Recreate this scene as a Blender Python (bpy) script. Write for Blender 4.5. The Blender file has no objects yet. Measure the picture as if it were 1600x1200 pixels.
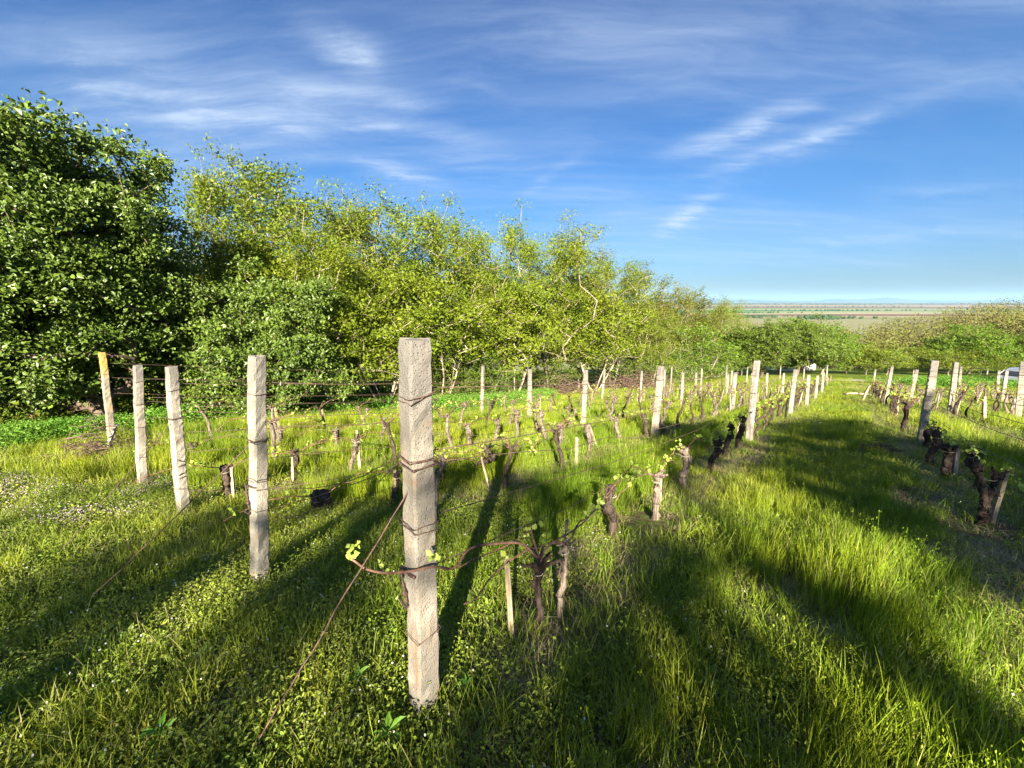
import bpy, math, random
import numpy as np
from mathutils import Vector, Matrix
rng = np.random.default_rng(7); random.seed(7)
S = bpy.context.scene
COL = S.collection
# ------------------------------------------------------------------ camera, sky, sun, exposure
F = 610.0; PITCH = math.atan(130/F)
cam_d = bpy.data.cameras.new('camera'); cam = bpy.data.objects.new('camera', cam_d); COL.objects.link(cam)
cam_d.sensor_width = 36; cam_d.lens = 36*F/1600; cam_d.clip_start = 0.05; cam_d.clip_end = 90000
cam.location = (0, 0, 0); cam.rotation_euler = (math.pi/2-PITCH, 0, 0); S.camera = cam
SUN_EL = math.radians(24.5); SUN_AZ = math.radians(3.0)      # light travels towards +y, slightly +x
LD = np.array([math.sin(SUN_AZ)*math.cos(SUN_EL), math.cos(SUN_AZ)*math.cos(SUN_EL), -math.sin(SUN_EL)])
sl = bpy.data.lights.new('sun', 'SUN'); sl.energy = 4.8; sl.angle = math.radians(0.5); sl.color = (1, .90, .74)
so = bpy.data.objects.new('sun', sl); COL.objects.link(so)
so.rotation_euler = Vector(LD.tolist()).to_track_quat('-Z', 'Y').to_euler(); so.location = (0, -30, 20)
S.view_settings.view_transform = 'Standard'; S.view_settings.look = 'None'
S.view_settings.gamma = 1; S.view_settings.exposure = 2.3
W = bpy.data.worlds.new('World'); S.world = W; W.use_nodes = True

def ray(px, py):
    X = px-800; Y = py-600
    return np.array([X, F*math.cos(PITCH)-Y*math.sin(PITCH), -(Y*math.cos(PITCH)+F*math.sin(PITCH))])

class NT:
    def __init__(s, tree): s.t = tree; s.n = tree.nodes; s.n.clear()
    def new(s, typ, **k):
        n = s.n.new(typ)
        for a, b in k.items(): setattr(n, a, b)
        return n
    def put(s, sock, v):
        if isinstance(v, bpy.types.NodeSocket): s.t.links.new(v, sock)
        elif v is not None: sock.default_value = (*v, 1) if (isinstance(v, tuple) and len(v) == 3 and sock.type == 'RGBA') else v
    def m(s, op, a, b=None, c=None, clamp=False):
        n = s.new('ShaderNodeMath', operation=op, use_clamp=clamp)
        s.put(n.inputs[0], a); s.put(n.inputs[1], b)
        if c is not None: s.put(n.inputs[2], c)
        return n.outputs[0]
    def vm(s, op, a, b=None, out=0):
        n = s.new('ShaderNodeVectorMath', operation=op); s.put(n.inputs[0], a)
        if b is not None:
            if op == 'SCALE': s.put(n.inputs[3], b)
            else: s.put(n.inputs[1], b)
        return n.outputs[out]
    def noise(s, vec, scale, detail=4, rough=.55, out='Fac', dist=0):
        n = s.new('ShaderNodeTexNoise'); s.put(n.inputs['Vector'], vec)
        n.inputs['Scale'].default_value = scale; n.inputs['Detail'].default_value = detail
        n.inputs['Roughness'].default_value = rough; n.inputs['Distortion'].default_value = dist
        return n.outputs[out]
    def rng(s, v, a, b, c=0, d=1):
        n = s.new('ShaderNodeMapRange', interpolation_type='SMOOTHSTEP'); s.put(n.inputs[0], v)
        for i, q in enumerate((a, b, c, d)): n.inputs[i+1].default_value = q
        return n.outputs[0]
    def mix(s, f, a, b, mode='MIX'):
        n = s.new('ShaderNodeMix', data_type='RGBA', blend_type=mode)
        s.put(n.inputs[0], f)
        for i, q in ((6, a), (7, b)):
            s.put(n.inputs[i], (*q, 1) if isinstance(q, tuple) and len(q) == 3 else q)
        return n.outputs[2]
    def ramp(s, v, stops, interp='LINEAR'):
        n = s.new('ShaderNodeValToRGB'); s.put(n.inputs[0], v); cr = n.color_ramp; cr.interpolation = interp
        while len(cr.elements) > 1: cr.elements.remove(cr.elements[-1])
        cr.elements[0].position = stops[0][0]; cr.elements[0].color = (*stops[0][1], 1)
        for p, c in stops[1:]:
            e = cr.elements.new(p); e.color = (*c, 1)
        return n.outputs[0]

# world: physical sky, a little more saturated, with cirrus streaks in fixed sky directions
w = NT(W.node_tree)
sky = w.new('ShaderNodeTexSky', sky_type='NISHITA'); sky.sun_disc = False
sky.sun_elevation = SUN_EL; sky.sun_rotation = math.pi+SUN_AZ; sky.altitude = 250
sky.air_density = 1.25; sky.dust_density = 0.55; sky.ozone_density = 2.2
tc = w.new('ShaderNodeTexCoord').outputs['Generated']
sp = w.new('ShaderNodeSeparateXYZ'); w.put(sp.inputs[0], tc)
az = w.m('ARCTAN2', sp.outputs[0], sp.outputs[1]); el = w.m('ARCSINE', sp.outputs[2])
cv = w.new('ShaderNodeCombineXYZ')
den = w.m('ADD', w.m('MAXIMUM', sp.outputs[2], 0.0), 0.12)
w.put(cv.inputs[0], w.m('DIVIDE', sp.outputs[0], den)); w.put(cv.inputs[1], w.m('DIVIDE', sp.outputs[1], den))
mp = w.new('ShaderNodeMapping'); w.put(mp.inputs[0], cv.outputs[0])
mp.inputs['Rotation'].default_value = (0, 0, math.radians(-18)); mp.inputs['Scale'].default_value = (.55, 1.5, 1)
n1 = w.noise(mp.outputs[0], 1.3, 8, .62, dist=.9)
mp2 = w.new('ShaderNodeMapping'); w.put(mp2.inputs[0], cv.outputs[0]); mp2.inputs['Rotation'].default_value = (0, 0, math.radians(-38)); mp2.inputs['Scale'].default_value = (.8, 3.6, 1)
wv_ = w.new('ShaderNodeVectorMath', operation='MULTIPLY_ADD'); w.put(wv_.inputs[0], w.noise(cv.outputs[0], 1.1, 3, .5, 'Color')); wv_.inputs[1].default_value = (.8, 1.5, 0); w.put(wv_.inputs[2], mp2.outputs[0])
n4 = w.noise(wv_.outputs[0], 1.5, 9, .68)
mp3 = w.new('ShaderNodeMapping'); w.put(mp3.inputs[0], cv.outputs[0]); mp3.inputs['Rotation'].default_value = (0, 0, math.radians(38)); mp3.inputs['Scale'].default_value = (.4, 3.2, 1)
n5 = w.noise(mp3.outputs[0], 1.2, 8, .62, dist=.5)
n2 = w.noise(mp.outputs[0], .55, 3, .5)
n3 = w.noise(mp.outputs[0], 5.0, 7, .6, dist=.4)
cir = w.m('MULTIPLY', w.m('ADD', w.m('MULTIPLY', w.rng(n4, .38, .86), .9), w.m('MULTIPLY', w.rng(n5, .42, .88), .8)), w.rng(n2, .34, .62, .12, 1))
cir = w.m('ADD', cir, w.m('MULTIPLY', w.rng(n1, .5, .85), .25))
cir = w.m('MULTIPLY', cir, .40)
veil = w.m('MULTIPLY', w.rng(n2, .40, .72), .22)
cl = w.m('ADD', cir, veil)
def azel(px, py):
    r = ray(px, py); return math.atan2(r[0], r[1]), math.atan2(r[2], math.hypot(r[0], r[1]))
for (x0, y0, x1, y1, wd, st) in [(1050, 238, 1265, 160, .020, .75), (1130, 262, 1420, 158, .014, .45), (1030, 362, 1115, 308, .018, .7), (1080, 275, 1320, 200, .03, .25),
                                 (560, 252, 690, 285, .022, .55), (470, 45, 600, 92, .028, .6), (260, 165, 500, 200, .035, .55), (520, 178, 740, 212, .014, .45),
                                 (1190, 382, 1600, 352, .012, .28), (600, 235, 900, 262, .03, .22), (0, 95, 300, 130, .05, .4), (1350, 300, 1600, 288, .012, .2), (1050, 398, 1600, 410, .02, .2),
                                 (380, 120, 680, 160, .02, .35), (820, 300, 910, 240, .012, .22)]:
    a0, e0 = azel(x0, y0); a1, e1 = azel(x1, y1)
    L = math.hypot(a1-a0, e1-e0); ux, uy = (a1-a0)/L, (e1-e0)/L; cx, cy = (a0+a1)/2, (e0+e1)/2
    da = w.m('SUBTRACT', az, cx); de = w.m('SUBTRACT', el, cy)
    wob = w.m('MULTIPLY', w.m('SUBTRACT', n3, .5), .05)
    u = w.m('ADD', w.m('MULTIPLY', da, ux/(L*.5)), w.m('MULTIPLY', de, uy/(L*.5)))
    v = w.m('DIVIDE', w.m('ADD', w.m('ADD', w.m('MULTIPLY', da, -uy), w.m('MULTIPLY', de, ux)), wob), wd)
    g = w.m('EXPONENT', w.m('MULTIPLY', w.m('ADD', w.m('POWER', w.m('ABSOLUTE', u), 2.5), w.m('MULTIPLY', v, v)), -1.0))
    cl = w.m('ADD', cl, w.m('MULTIPLY', w.m('MULTIPLY', g, st*1.05), w.m('MULTIPLY', w.rng(n3, .3, .72, .25, 1), w.rng(n4, .3, .6, .35, 1.2))))
cl = w.m('MULTIPLY', cl, w.rng(el, .02, .2, .35, 1)); cl = w.m('MINIMUM', cl, .8)
hs = w.new('ShaderNodeHueSaturation'); hs.inputs['Saturation'].default_value = 1.08; hs.inputs['Hue'].default_value = .505; w.put(hs.inputs['Color'], sky.outputs[0])
tintr = w.ramp(el, [(0, (.18, .275, .50)), (.10, (.195, .325, .56)), (.25, (.195, .37, .58)), (.40, (.18, .355, .56)), (.6, (.145, .30, .51)), (1, (.17, .30, .51))])
skyc = w.mix(1.0, hs.outputs[0], tintr, 'MULTIPLY')
cc = w.mix(cl, skyc, (2.9, 3.5, 4.4))
bg = w.new('ShaderNodeBackground'); w.put(bg.inputs[0], cc); bg.inputs[1].default_value = .05
wo = w.new('ShaderNodeOutputWorld'); w.put(wo.inputs[0], bg.outputs[0])

# ------------------------------------------------------------------ helpers
def profile(y):
    y = np.asarray(y, float)
    def seg(a, b, s): return -s*np.clip(y-a, 0, b-a)
    z = -1.429-.18*np.clip(y, -40, 30)
    return z+seg(30, 62, .125)+seg(62, 400, .25)+seg(400, 420, .6)
def gz(x, y):
    x = np.asarray(x, float); y = np.asarray(y, float)
    z = profile(y)+.004*np.clip(x, -60, 60)
    d = np.clip(1-np.hypot(x, y)/80, 0, 1)
    z = z+d*(.03*np.sin(x*1.7+y*.6)*np.cos(y*1.3-x*.4)+.015*np.sin(x*4.3+1)*np.sin(y*3.9+2))
    z = z+.18*np.exp(-(((x+7.4)/2.2)**2+((y-7)/2.5)**2))
    return z
def hit(px, py):
    r = ray(px, py); r = r/r[1]
    lo, hi = .3, 300.
    # first crossing
    ys = np.concatenate([np.linspace(.3, 30, 1200), np.linspace(30, 400, 2000)[1:]])
    f = ys*r[2]-gz(ys*r[0], ys)
    k = np.argmax(f < 0)
    if f[k] >= 0: k = len(ys)-1
    y = ys[max(k, 0)]
    return np.array([y*r[0], y, float(gz(y*r[0], y))])
def mesh(name, v, quads=None, tris=None, mats=(), smooth=False, mi=None, attr=None):
    v = np.asarray(v, np.float32).reshape(-1, 3); me = bpy.data.meshes.new(name)
    q = np.zeros((0, 4), np.int32) if quads is None else np.asarray(quads, np.int32).reshape(-1, 4)
    t = np.zeros((0, 3), np.int32) if tris is None else np.asarray(tris, np.int32).reshape(-1, 3)
    me.vertices.add(len(v)); me.vertices.foreach_set('co', v.ravel())
    nl = q.size+t.size; me.loops.add(nl); me.loops.foreach_set('vertex_index', np.concatenate([q.ravel(), t.ravel()]))
    me.polygons.add(len(q)+len(t))
    st = np.concatenate([np.arange(len(q))*4, len(q)*4+np.arange(len(t))*3]).astype(np.int32)
    me.polygons.foreach_set('loop_start', st)
    if mi is not None: me.polygons.foreach_set('material_index', np.asarray(mi, np.int32))
    me.polygons.foreach_set('use_smooth', np.full(len(q)+len(t), bool(smooth)))
    for m in mats: me.materials.append(m)
    if attr is not None:
        a = me.attributes.new('tint', 'FLOAT', 'POINT'); a.data.foreach_set('value', np.asarray(attr, np.float32))
    me.update(calc_edges=True); me.validate()
    return me
def link(name, data, parent=None, loc=(0, 0, 0)):
    o = bpy.data.objects.new(name, data); COL.objects.link(o); o.location = loc
    if parent is not None: o.parent = parent
    return o
def tag(o, label=None, cat=None, group=None, kind=None):
    if label: o['label'] = label
    if cat: o['category'] = cat
    if group: o['group'] = group
    if kind: o['kind'] = kind
    return o
class MB:
    def __init__(s): s.v = []; s.q = []; s.t = []; s.n = 0; s.a = []
    def add(s, v, q=None, t=None, a=0.):
        v = np.asarray(v, float).reshape(-1, 3)
        if q is not None and len(q): s.q.append(np.asarray(q)+s.n)
        if t is not None and len(t): s.t.append(np.asarray(t)+s.n)
        s.v.append(v); s.n += len(v); s.a.append(np.full(len(v), a) if np.isscalar(a) else np.asarray(a))
    def tube(s, P, R, k=6, a=0., cap=True, rough=0.):
        P = np.asarray(P, float); n = len(P); R = np.full(n, R) if np.isscalar(R) else np.asarray(R, float)
        T = np.gradient(P, axis=0); T /= np.linalg.norm(T, axis=1)[:, None]+1e-9
        up = np.array([0, 0, 1.]) if abs(T[0][2]) < .9 else np.array([1., 0, 0])
        U = np.cross(T, up); U /= np.linalg.norm(U, axis=1)[:, None]+1e-9; Vv = np.cross(T, U)
        an = np.arange(k)/k*2*math.pi
        rr = R[:, None]*(1+rough*rng.normal(size=(n, k)))
        v = P[:, None, :]+rr[..., None]*(np.cos(an)[None, :, None]*U[:, None, :]+np.sin(an)[None, :, None]*Vv[:, None, :])
        i = np.arange(n-1)[:, None]*k; j = np.arange(k)[None, :]; j2 = (j+1) % k
        q = np.stack([i+j, i+j2, i+k+j2, i+k+j], -1).reshape(-1, 4)
        v = v.reshape(-1, 3); t = None
        if cap:
            v = np.vstack([v, P[0], P[-1]]); b = n*k
            t = [(b, (x+1) % k, x) for x in range(k)]+[(b+1, (n-1)*k+x, (n-1)*k+(x+1) % k) for x in range(k)]
        s.add(v, q, t, a)
    def blob(s, c, r, seed=0, sub=10, amp=.25, a=0.):
        u = np.linspace(0, math.pi, sub)[1:-1]; p = np.arange(sub*2)/(sub*2)*2*math.pi
        UU, PP = np.meshgrid(u, p, indexing='ij')
        d = np.stack([np.sin(UU)*np.cos(PP), np.sin(UU)*np.sin(PP), np.cos(UU)], -1)
        ph = seed*1.7
        f = 1+amp*(np.sin(3*d[..., 0]+ph)*np.cos(4*d[..., 1]+ph*2)+.6*np.sin(7*d[..., 2]+5*d[..., 0]+ph))
        v = (d*f[..., None]).reshape(-1, 3)*np.asarray(r)+np.asarray(c)
        n = sub-2; k = sub*2
        i = np.arange(n-1)[:, None]*k; j = np.arange(k)[None, :]; j2 = (j+1) % k
        q = np.stack([i+j, i+k+j, i+k+j2, i+j2], -1).reshape(-1, 4)
        v = np.vstack([v, np.asarray(c)+np.array([0, 0, 1])*np.asarray(r), np.asarray(c)-np.array([0, 0, 1])*np.asarray(r)]); b = n*k
        t = [(b, x, (x+1) % k) for x in range(k)]+[(b+1, (n-1)*k+(x+1) % k, (n-1)*k+x) for x in range(k)]
        s.add(v, q, t, a)
    def box(s, lo, hi, a=0.):
        x0, y0, z0 = lo; x1, y1, z1 = hi
        s.add([(x0, y0, z0), (x1, y0, z0), (x1, y1, z0), (x0, y1, z0), (x0, y0, z1), (x1, y0, z1), (x1, y1, z1), (x0, y1, z1)],
              [(0, 3, 2, 1), (4, 5, 6, 7), (0, 1, 5, 4), (1, 2, 6, 5), (2, 3, 7, 6), (3, 0, 4, 7)], None, a)
    def prism(s, pts, z0, z1, a=0.):      # convex-ish polygon in xy extruded along z, fan caps
        n = len(pts); v = [(x, y, z0) for x, y in pts]+[(x, y, z1) for x, y in pts]
        c = np.mean(pts, 0); v += [(c[0], c[1], z0), (c[0], c[1], z1)]
        q = [(i, (i+1) % n, n+(i+1) % n, n+i) for i in range(n)]
        t = [(2*n, (i+1) % n, i) for i in range(n)]+[(2*n+1, n+i, n+(i+1) % n) for i in range(n)]
        s.add(v, q, t, a)
    def leaves(s, C, N, size, asp=.6, fold=False, droop=None, a=0.):
        C = np.asarray(C); n = len(C); size = np.broadcast_to(size, (n,))
        N = N/(np.linalg.norm(N, axis=1)[:, None]+1e-9)
        d = rng.normal(size=(n, 3)) if droop is None else droop
        D = d-(d*N).sum(1)[:, None]*N; D /= np.linalg.norm(D, axis=1)[:, None]+1e-9
        B = np.cross(N, D); h = size[:, None]*.5; w_ = h*asp
        if fold:
            v = np.stack([C-D*h, C-D*h*.1+B*w_+N*w_*.35, C+D*h*.55+B*w_*.6+N*w_*.2, C+D*h-N*h*.2, C+D*h*.55-B*w_*.6+N*w_*.2, C-D*h*.1-B*w_+N*w_*.35], 1).reshape(-1, 3)
            b = np.arange(n)[:, None]*6
            q = np.concatenate([b+np.array([0, 1, 2, 3]), b+np.array([0, 3, 4, 5])])
            s.add(v, q, None, np.repeat(np.broadcast_to(a, (n,)), 6))
        else:
            v = np.stack([C-D*h, C+B*w_, C+D*h, C-B*w_], 1).reshape(-1, 3)
            s.add(v, np.arange(n)[:, None]*4+np.arange(4)[None, :], None, np.repeat(np.broadcast_to(a, (n,)), 4))
    def mesh(s, name, mat, smooth=False):
        q = np.concatenate(s.q) if s.q else None; t = np.concatenate(s.t) if s.t else None
        return mesh(name, np.concatenate(s.v), q, t, (mat,), smooth, attr=np.concatenate(s.a))

# ------------------------------------------------------------------ materials
def mat(name):
    m = bpy.data.materials.new(name); m.use_nodes = True; n = NT(m.node_tree); return m, n
def finish(n, col, rough=.8, bump=None, bstr=.3, bdist=.01, spec=.3, transl=None, tcol=None):
    p = n.new('ShaderNodeBsdfPrincipled'); n.put(p.inputs['Base Color'], (*col, 1) if isinstance(col, tuple) and len(col) == 3 else col)
    n.put(p.inputs['Roughness'], rough); p.inputs['Specular IOR Level'].default_value = spec
    if bump is not None:
        b = n.new('ShaderNodeBump'); b.inputs['Strength'].default_value = bstr; b.inputs['Distance'].default_value = bdist
        n.put(b.inputs['Height'], bump); n.put(p.inputs['Normal'], b.outputs[0])
    o = n.new('ShaderNodeOutputMaterial'); out = p.outputs[0]
    if transl:
        tr = n.new('ShaderNodeBsdfTranslucent'); n.put(tr.inputs[0], tcol if tcol is not None else col)
        mx = n.new('ShaderNodeMixShader'); mx.inputs[0].default_value = transl
        n.put(mx.inputs[1], out); n.put(mx.inputs[2], tr.outputs[0]); out = mx.outputs[0]
    n.put(o.inputs[0], out)
def leaf_mat(name, c1, c2, c3, rough=.5, spec=.35, transl=.28, patch=.6):
    m, n = mat(name)
    at = n.new('ShaderNodeAttribute', attribute_name='tint').outputs['Fac']
    oi = n.new('ShaderNodeObjectInfo').outputs['Random']
    pos = n.new('ShaderNodeNewGeometry').outputs['Position']
    nz = n.noise(pos, patch, 3)
    c = n.mix(n.m('FRACT', n.m('MULTIPLY', at, 7.31)), c1, c2)
    c = n.mix(n.m('MULTIPLY', n.rng(nz, .35, .68), .6), c, c3)
    br = n.m('ADD', .78, n.m('MULTIPLY', n.m('FRACT', n.m('ADD', n.m('MULTIPLY', at, 13.7), oi)), .44))
    hv = n.new('ShaderNodeHueSaturation'); n.put(hv.inputs['Color'], c); n.put(hv.inputs['Value'], br)
    finish(n, hv.outputs[0], rough, spec=spec, transl=transl)
    return m
def bark_mat(name, c1, c2, scale=8, stretch=.2, bd=.02):
    m, n = mat(name); tcn = n.new('ShaderNodeTexCoord').outputs['Object']
    mp = n.new('ShaderNodeMapping'); n.put(mp.inputs[0], tcn); mp.inputs['Scale'].default_value = (1, 1, stretch)
    a = n.noise(mp.outputs[0], scale, 6, .65); b = n.noise(tcn, scale*.4, 3)
    c = n.mix(n.rng(a, .35, .65), c1, c2); c = n.mix(n.m('MULTIPLY', n.rng(b, .5, .75), .45), c, tuple(min(1, x*1.5+.02) for x in c2))
    finish(n, c, .9, a, .9, bd, .15); return m

M = {}
M['pear_leaf'] = leaf_mat('glossy dark green leaf', (.08, .13, .014), (.14, .205, .026), (.06, .105, .014), .42, .45, .2)
M['locust_leaf'] = leaf_mat('yellow green leaf', (.14, .19, .012), (.205, .245, .016), (.11, .175, .012), .6, .25, .35)
M['locust_leaf2'] = leaf_mat('olive green leaf', (.125, .145, .018), (.165, .165, .022), (.10, .13, .018), .6, .25, .35)
M['walnut_leaf'] = leaf_mat('fresh green leaf', (.10, .165, .012), (.155, .215, .016), (.19, .205, .016), .55, .3, .32)
M['bright_leaf'] = leaf_mat('bright green leaf', (.10, .18, .012), (.15, .225, .016), (.08, .155, .014), .55, .3, .35)
M['orchard_leaf'] = leaf_mat('orchard green leaf', (.075, .12, .014), (.125, .18, .018), (.10, .145, .016), .55, .3, .28)
M['far_leaf'] = leaf_mat('dark far foliage', (.03, .06, .02), (.05, .08, .025), (.035, .06, .02), .7, .1, .1, .002)
M['bud_leaf'] = leaf_mat('reddish bud leaf', (.105, .125, .022), (.145, .155, .026), (.13, .105, .04), .7, .2, .2, .15)
M['vine_leaf'] = leaf_mat('young vine leaf', (.32, .42, .05), (.45, .52, .12), (.28, .40, .05), .5, .3, .4)
M['bark_pale'] = bark_mat('pale thin bark', (.24, .19, .14), (.44, .37, .29), 9)
M['bark_mid'] = bark_mat('grey brown bark', (.17, .13, .095), (.29, .235, .18), 8)
M['bark_dark'] = bark_mat('dark rough bark', (.07, .05, .035), (.17, .125, .09), 7, .2, .04)
M['vine_bark'] = bark_mat('shaggy vine bark', (.020, .014, .011), (.085, .060, .046), 44, .10, .016)
M['vine_bark_grey'] = bark_mat('weathered vine bark', (.055, .040, .030), (.22, .175, .135), 46, .10, .016)
M['cane'] = bark_mat('red brown cane', (.10, .05, .035), (.22, .12, .08), 30, .3, .002)
M['stake'] = bark_mat('split stake wood', (.22, .165, .10), (.48, .39, .26), 45, .06, .004)
M['dry_wood'] = bark_mat('dry brown brushwood', (.07, .045, .035), (.18, .12, .09), 20, .3, .004)

def concrete(name, tone=(.37, .325, .255), dark=.85, lichen=0., rust=False):
    m, n = mat(name); tcn = n.new('ShaderNodeTexCoord').outputs['Object']; oi = n.new('ShaderNodeObjectInfo')
    off = n.vm('SCALE', n.vm('ADD', oi.outputs['Location'], (0, 0, 0)), 3.1); v = n.vm('ADD', tcn, off)
    st = n.new('ShaderNodeMapping'); n.put(st.inputs[0], v); st.inputs['Scale'].default_value = (1, 1, .16)
    big = n.noise(v, 5, 5, .6); streak = n.noise(st.outputs[0], 26, 5, .65); fine = n.noise(v, 180, 4, .75); mid = n.noise(v, 34, 5, .7)
    c = n.mix(n.rng(big, .36, .62), tuple(x*.6 for x in tone), tone)
    c = n.mix(n.m('MULTIPLY', n.rng(streak, .48, .78), dark), c, (.24, .17, .11))
    c = n.mix(n.m('MULTIPLY', n.rng(mid, .56, .72), .75), c, (.17, .14, .11))
    c = n.mix(n.m('MULTIPLY', n.rng(n.noise(v, 11, 5, .7), .55, .68), .6), c, (.25, .17, .10))
    c = n.mix(n.m('MULTIPLY', n.rng(fine, .55, .70), .7), c, (.16, .13, .10))
    sx = n.new('ShaderNodeSeparateXYZ'); n.put(sx.inputs[0], tcn)
    topd = n.m('MULTIPLY', n.rng(n.m('ADD', sx.outputs[2], n.m('MULTIPLY', mid, .3)), 1.22, 1.58), .8)
    c = n.mix(topd, c, (.55, .30, .05) if lichen else (.15, .14, .125))
    if lichen: c = n.mix(n.m('MULTIPLY', n.rng(big, .45, .65), .5), c, (.42, .24, .07))
    basd = n.m('MULTIPLY', n.rng(n.m('ADD', sx.outputs[2], n.m('MULTIPLY', mid, .12)), .22, .05), .5)
    c = n.mix(basd, c, (.22, .19, .11))
    if rust:      # rust run below the wire on the left face
        wob = n.m('MULTIPLY', n.m('SUBTRACT', n.noise(tcn, 60, 3), .5), .010)
        u_ = n.m('ADD', sx.outputs[1], wob)
        band = n.m('MULTIPLY', n.rng(n.m('ABSOLUTE', n.m('ADD', u_, .022)), .0022, .006, 1, 0), n.m('MULTIPLY', n.rng(sx.outputs[2], .12, .2), n.rng(sx.outputs[2], .36, .385, 1, 0)))
        band = n.m('MULTIPLY', band, n.m('LESS_THAN', sx.outputs[0], -.038))
        c = n.mix(n.m('MULTIPLY', band, .85), c, (.36, .13, .04))
    vor = n.new('ShaderNodeTexVoronoi', feature='F1'); n.put(vor.inputs['Vector'], v); vor.inputs['Scale'].default_value = 95
    pit = n.m('MULTIPLY', n.rng(vor.outputs[0], .05, .35), n.rng(mid, .5, .6, 1, 0))
    h = n.m('ADD', n.m('MULTIPLY', mid, .9), n.m('ADD', n.m('MULTIPLY', fine, .5), n.m('MULTIPLY', n.rng(vor.outputs[0], .05, .4), .5)))
    finish(n, c, .92, h, .9, .007, .2); return m
M['conc'] = concrete('weathered concrete')
M['conc0'] = concrete('weathered concrete with rust run', (.27, .245, .20), .9, rust=True)
M['conc2'] = concrete('bleached concrete', (.38, .345, .275), .75)
M['conc3'] = concrete('lichened concrete', (.38, .33, .25), .5, 1.)
M['old_post'] = bark_mat('grey weathered post wood', (.16, .135, .115), (.34, .29, .25), 22, .07, .006)
m, n = mat('rusty wire'); tcn = n.new('ShaderNodeTexCoord').outputs['Object']
finish(n, n.mix(n.rng(n.noise(tcn, 40, 3), .4, .6), (.055, .035, .03), (.13, .075, .05)), .6, spec=.4); M['wire'] = m
m, n = mat('dark bent iron'); tcn = n.new('ShaderNodeTexCoord').outputs['Object']
finish(n, n.mix(n.rng(n.noise(tcn, 90, 3), .45, .6), (.035, .025, .028), (.11, .055, .035)), .55, spec=.5); M['iron'] = m
m, n = mat('pale binding twine'); finish(n, (.42, .38, .30), .8); M['twine'] = m
m, n = mat('rust stain'); tcn = n.new('ShaderNodeTexCoord').outputs['Object']
finish(n, n.mix(n.rng(n.noise(tcn, 60, 4), .4, .62), (.34, .15, .05), (.50, .36, .22)), .9); M['rust'] = m

# grass: colours vary in real patches across the slope
def grass_mat(name, a, b, dry, dryamt=.35, patch=.45):
    m, n = mat(name)
    at = n.new('ShaderNodeAttribute', attribute_name='tint').outputs['Fac']
    oi = n.new('ShaderNodeObjectInfo').outputs['Random']; pos = n.new('ShaderNodeNewGeometry').outputs['Position']
    nz = n.noise(pos, patch, 4); nf = n.noise(pos, 3.1, 2)
    c = n.mix(n.rng(nz, .36, .64), a, b)
    d = n.m('MULTIPLY', n.m('GREATER_THAN', n.m('FRACT', n.m('MULTIPLY', at, 9.7)), 1-dryamt), n.rng(nf, .3, .7))
    c = n.mix(d, c, dry)
    hv = n.new('ShaderNodeHueSaturation'); n.put(hv.inputs['Color'], c)
    n.put(hv.inputs['Value'], n.m('ADD', .68, n.m('MULTIPLY', n.m('FRACT', n.m('ADD', n.m('MULTIPLY', at, 5.3), oi)), .64)))
    n.put(hv.inputs['Hue'], n.m('ADD', .488, n.m('MULTIPLY', oi, .024)))
    finish(n, hv.outputs[0], .55, spec=.3, transl=.35); return m
M['grass'] = grass_mat('long grass', (.16, .255, .012), (.27, .33, .014), (.40, .38, .12), .22)
M['short'] = grass_mat('short grass', (.16, .24, .014), (.27, .31, .02), (.33, .30, .12), .22)
M['weed'] = grass_mat('small weed leaves', (.17, .25, .024), (.29, .34, .045), (.34, .34, .15), .2, 1.2)
M['nettle'] = grass_mat('broad weed leaves', (.10, .25, .02), (.15, .29, .03), (.2, .3, .05), .1, 1.)
M['straw'] = grass_mat('dry straw', (.33, .27, .14), (.42, .36, .19), (.22, .15, .09), .3, 1.)
m, n = mat('small white petals'); finish(n, (.62, .60, .58), .7, transl=.2); M['white'] = m
m, n = mat('lilac petals'); finish(n, (.50, .36, .46), .7, transl=.2); M['lilac'] = m
m, n = mat('yellow petals'); finish(n, (.75, .62, .03), .6, transl=.2); M['yellow'] = m

# ground sheet
m, n = mat('grassy hillside soil'); pos = n.new('ShaderNodeNewGeometry').outputs['Position']
sp2 = n.new('ShaderNodeSeparateXYZ'); n.put(sp2.inputs[0], pos)
a = n.noise(pos, .5, 5, .6); b = n.noise(pos, 7, 6, .7); c3 = n.noise(pos, 45, 4, .7)
soil = n.mix(n.rng(b, .4, .65), (.085, .06, .035), (.20, .15, .085))
grn = n.mix(n.rng(c3, .35, .65), (.055, .10, .012), (.14, .20, .02))
grn = n.mix(n.rng(a, .4, .65), grn, n.mix(n.rng(c3, .4, .6), (.12, .17, .02), (.19, .23, .03)))
dist = n.vm('LENGTH', pos, out=1)
gm = n.rng(n.m('ADD', b, n.m('MULTIPLY', n.rng(dist, 4, 22), .35)), .42, .60)
c = n.mix(gm, soil, grn)
finish(n, c, .95, n.m('ADD', b, n.m('MULTIPLY', c3, .4)), .8, .05, .1); M['ground'] = m
g = np.concatenate([-np.geomspace(3000, 14, 60), np.linspace(-13.8, 33, 300), np.geomspace(33.5, 3000, 60)])
gy = np.concatenate([-np.geomspace(300, 8, 30), np.linspace(-7.8, 40, 330), np.geomspace(40.3, 470, 70)])
GX, GY = np.meshgrid(g, gy); V = np.stack([GX, GY, gz(GX, GY)], -1).reshape(-1, 3)
nx = len(g); ii = np.arange(len(gy)-1)[:, None]*nx; jj = np.arange(nx-1)[None, :]
Q = np.stack([ii+jj, ii+jj+1, ii+nx+jj+1, ii+nx+jj], -1).reshape(-1, 4)
tag(link('ground', mesh('ground', V, Q, None, (M['ground'],), True)), kind='structure')

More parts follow.
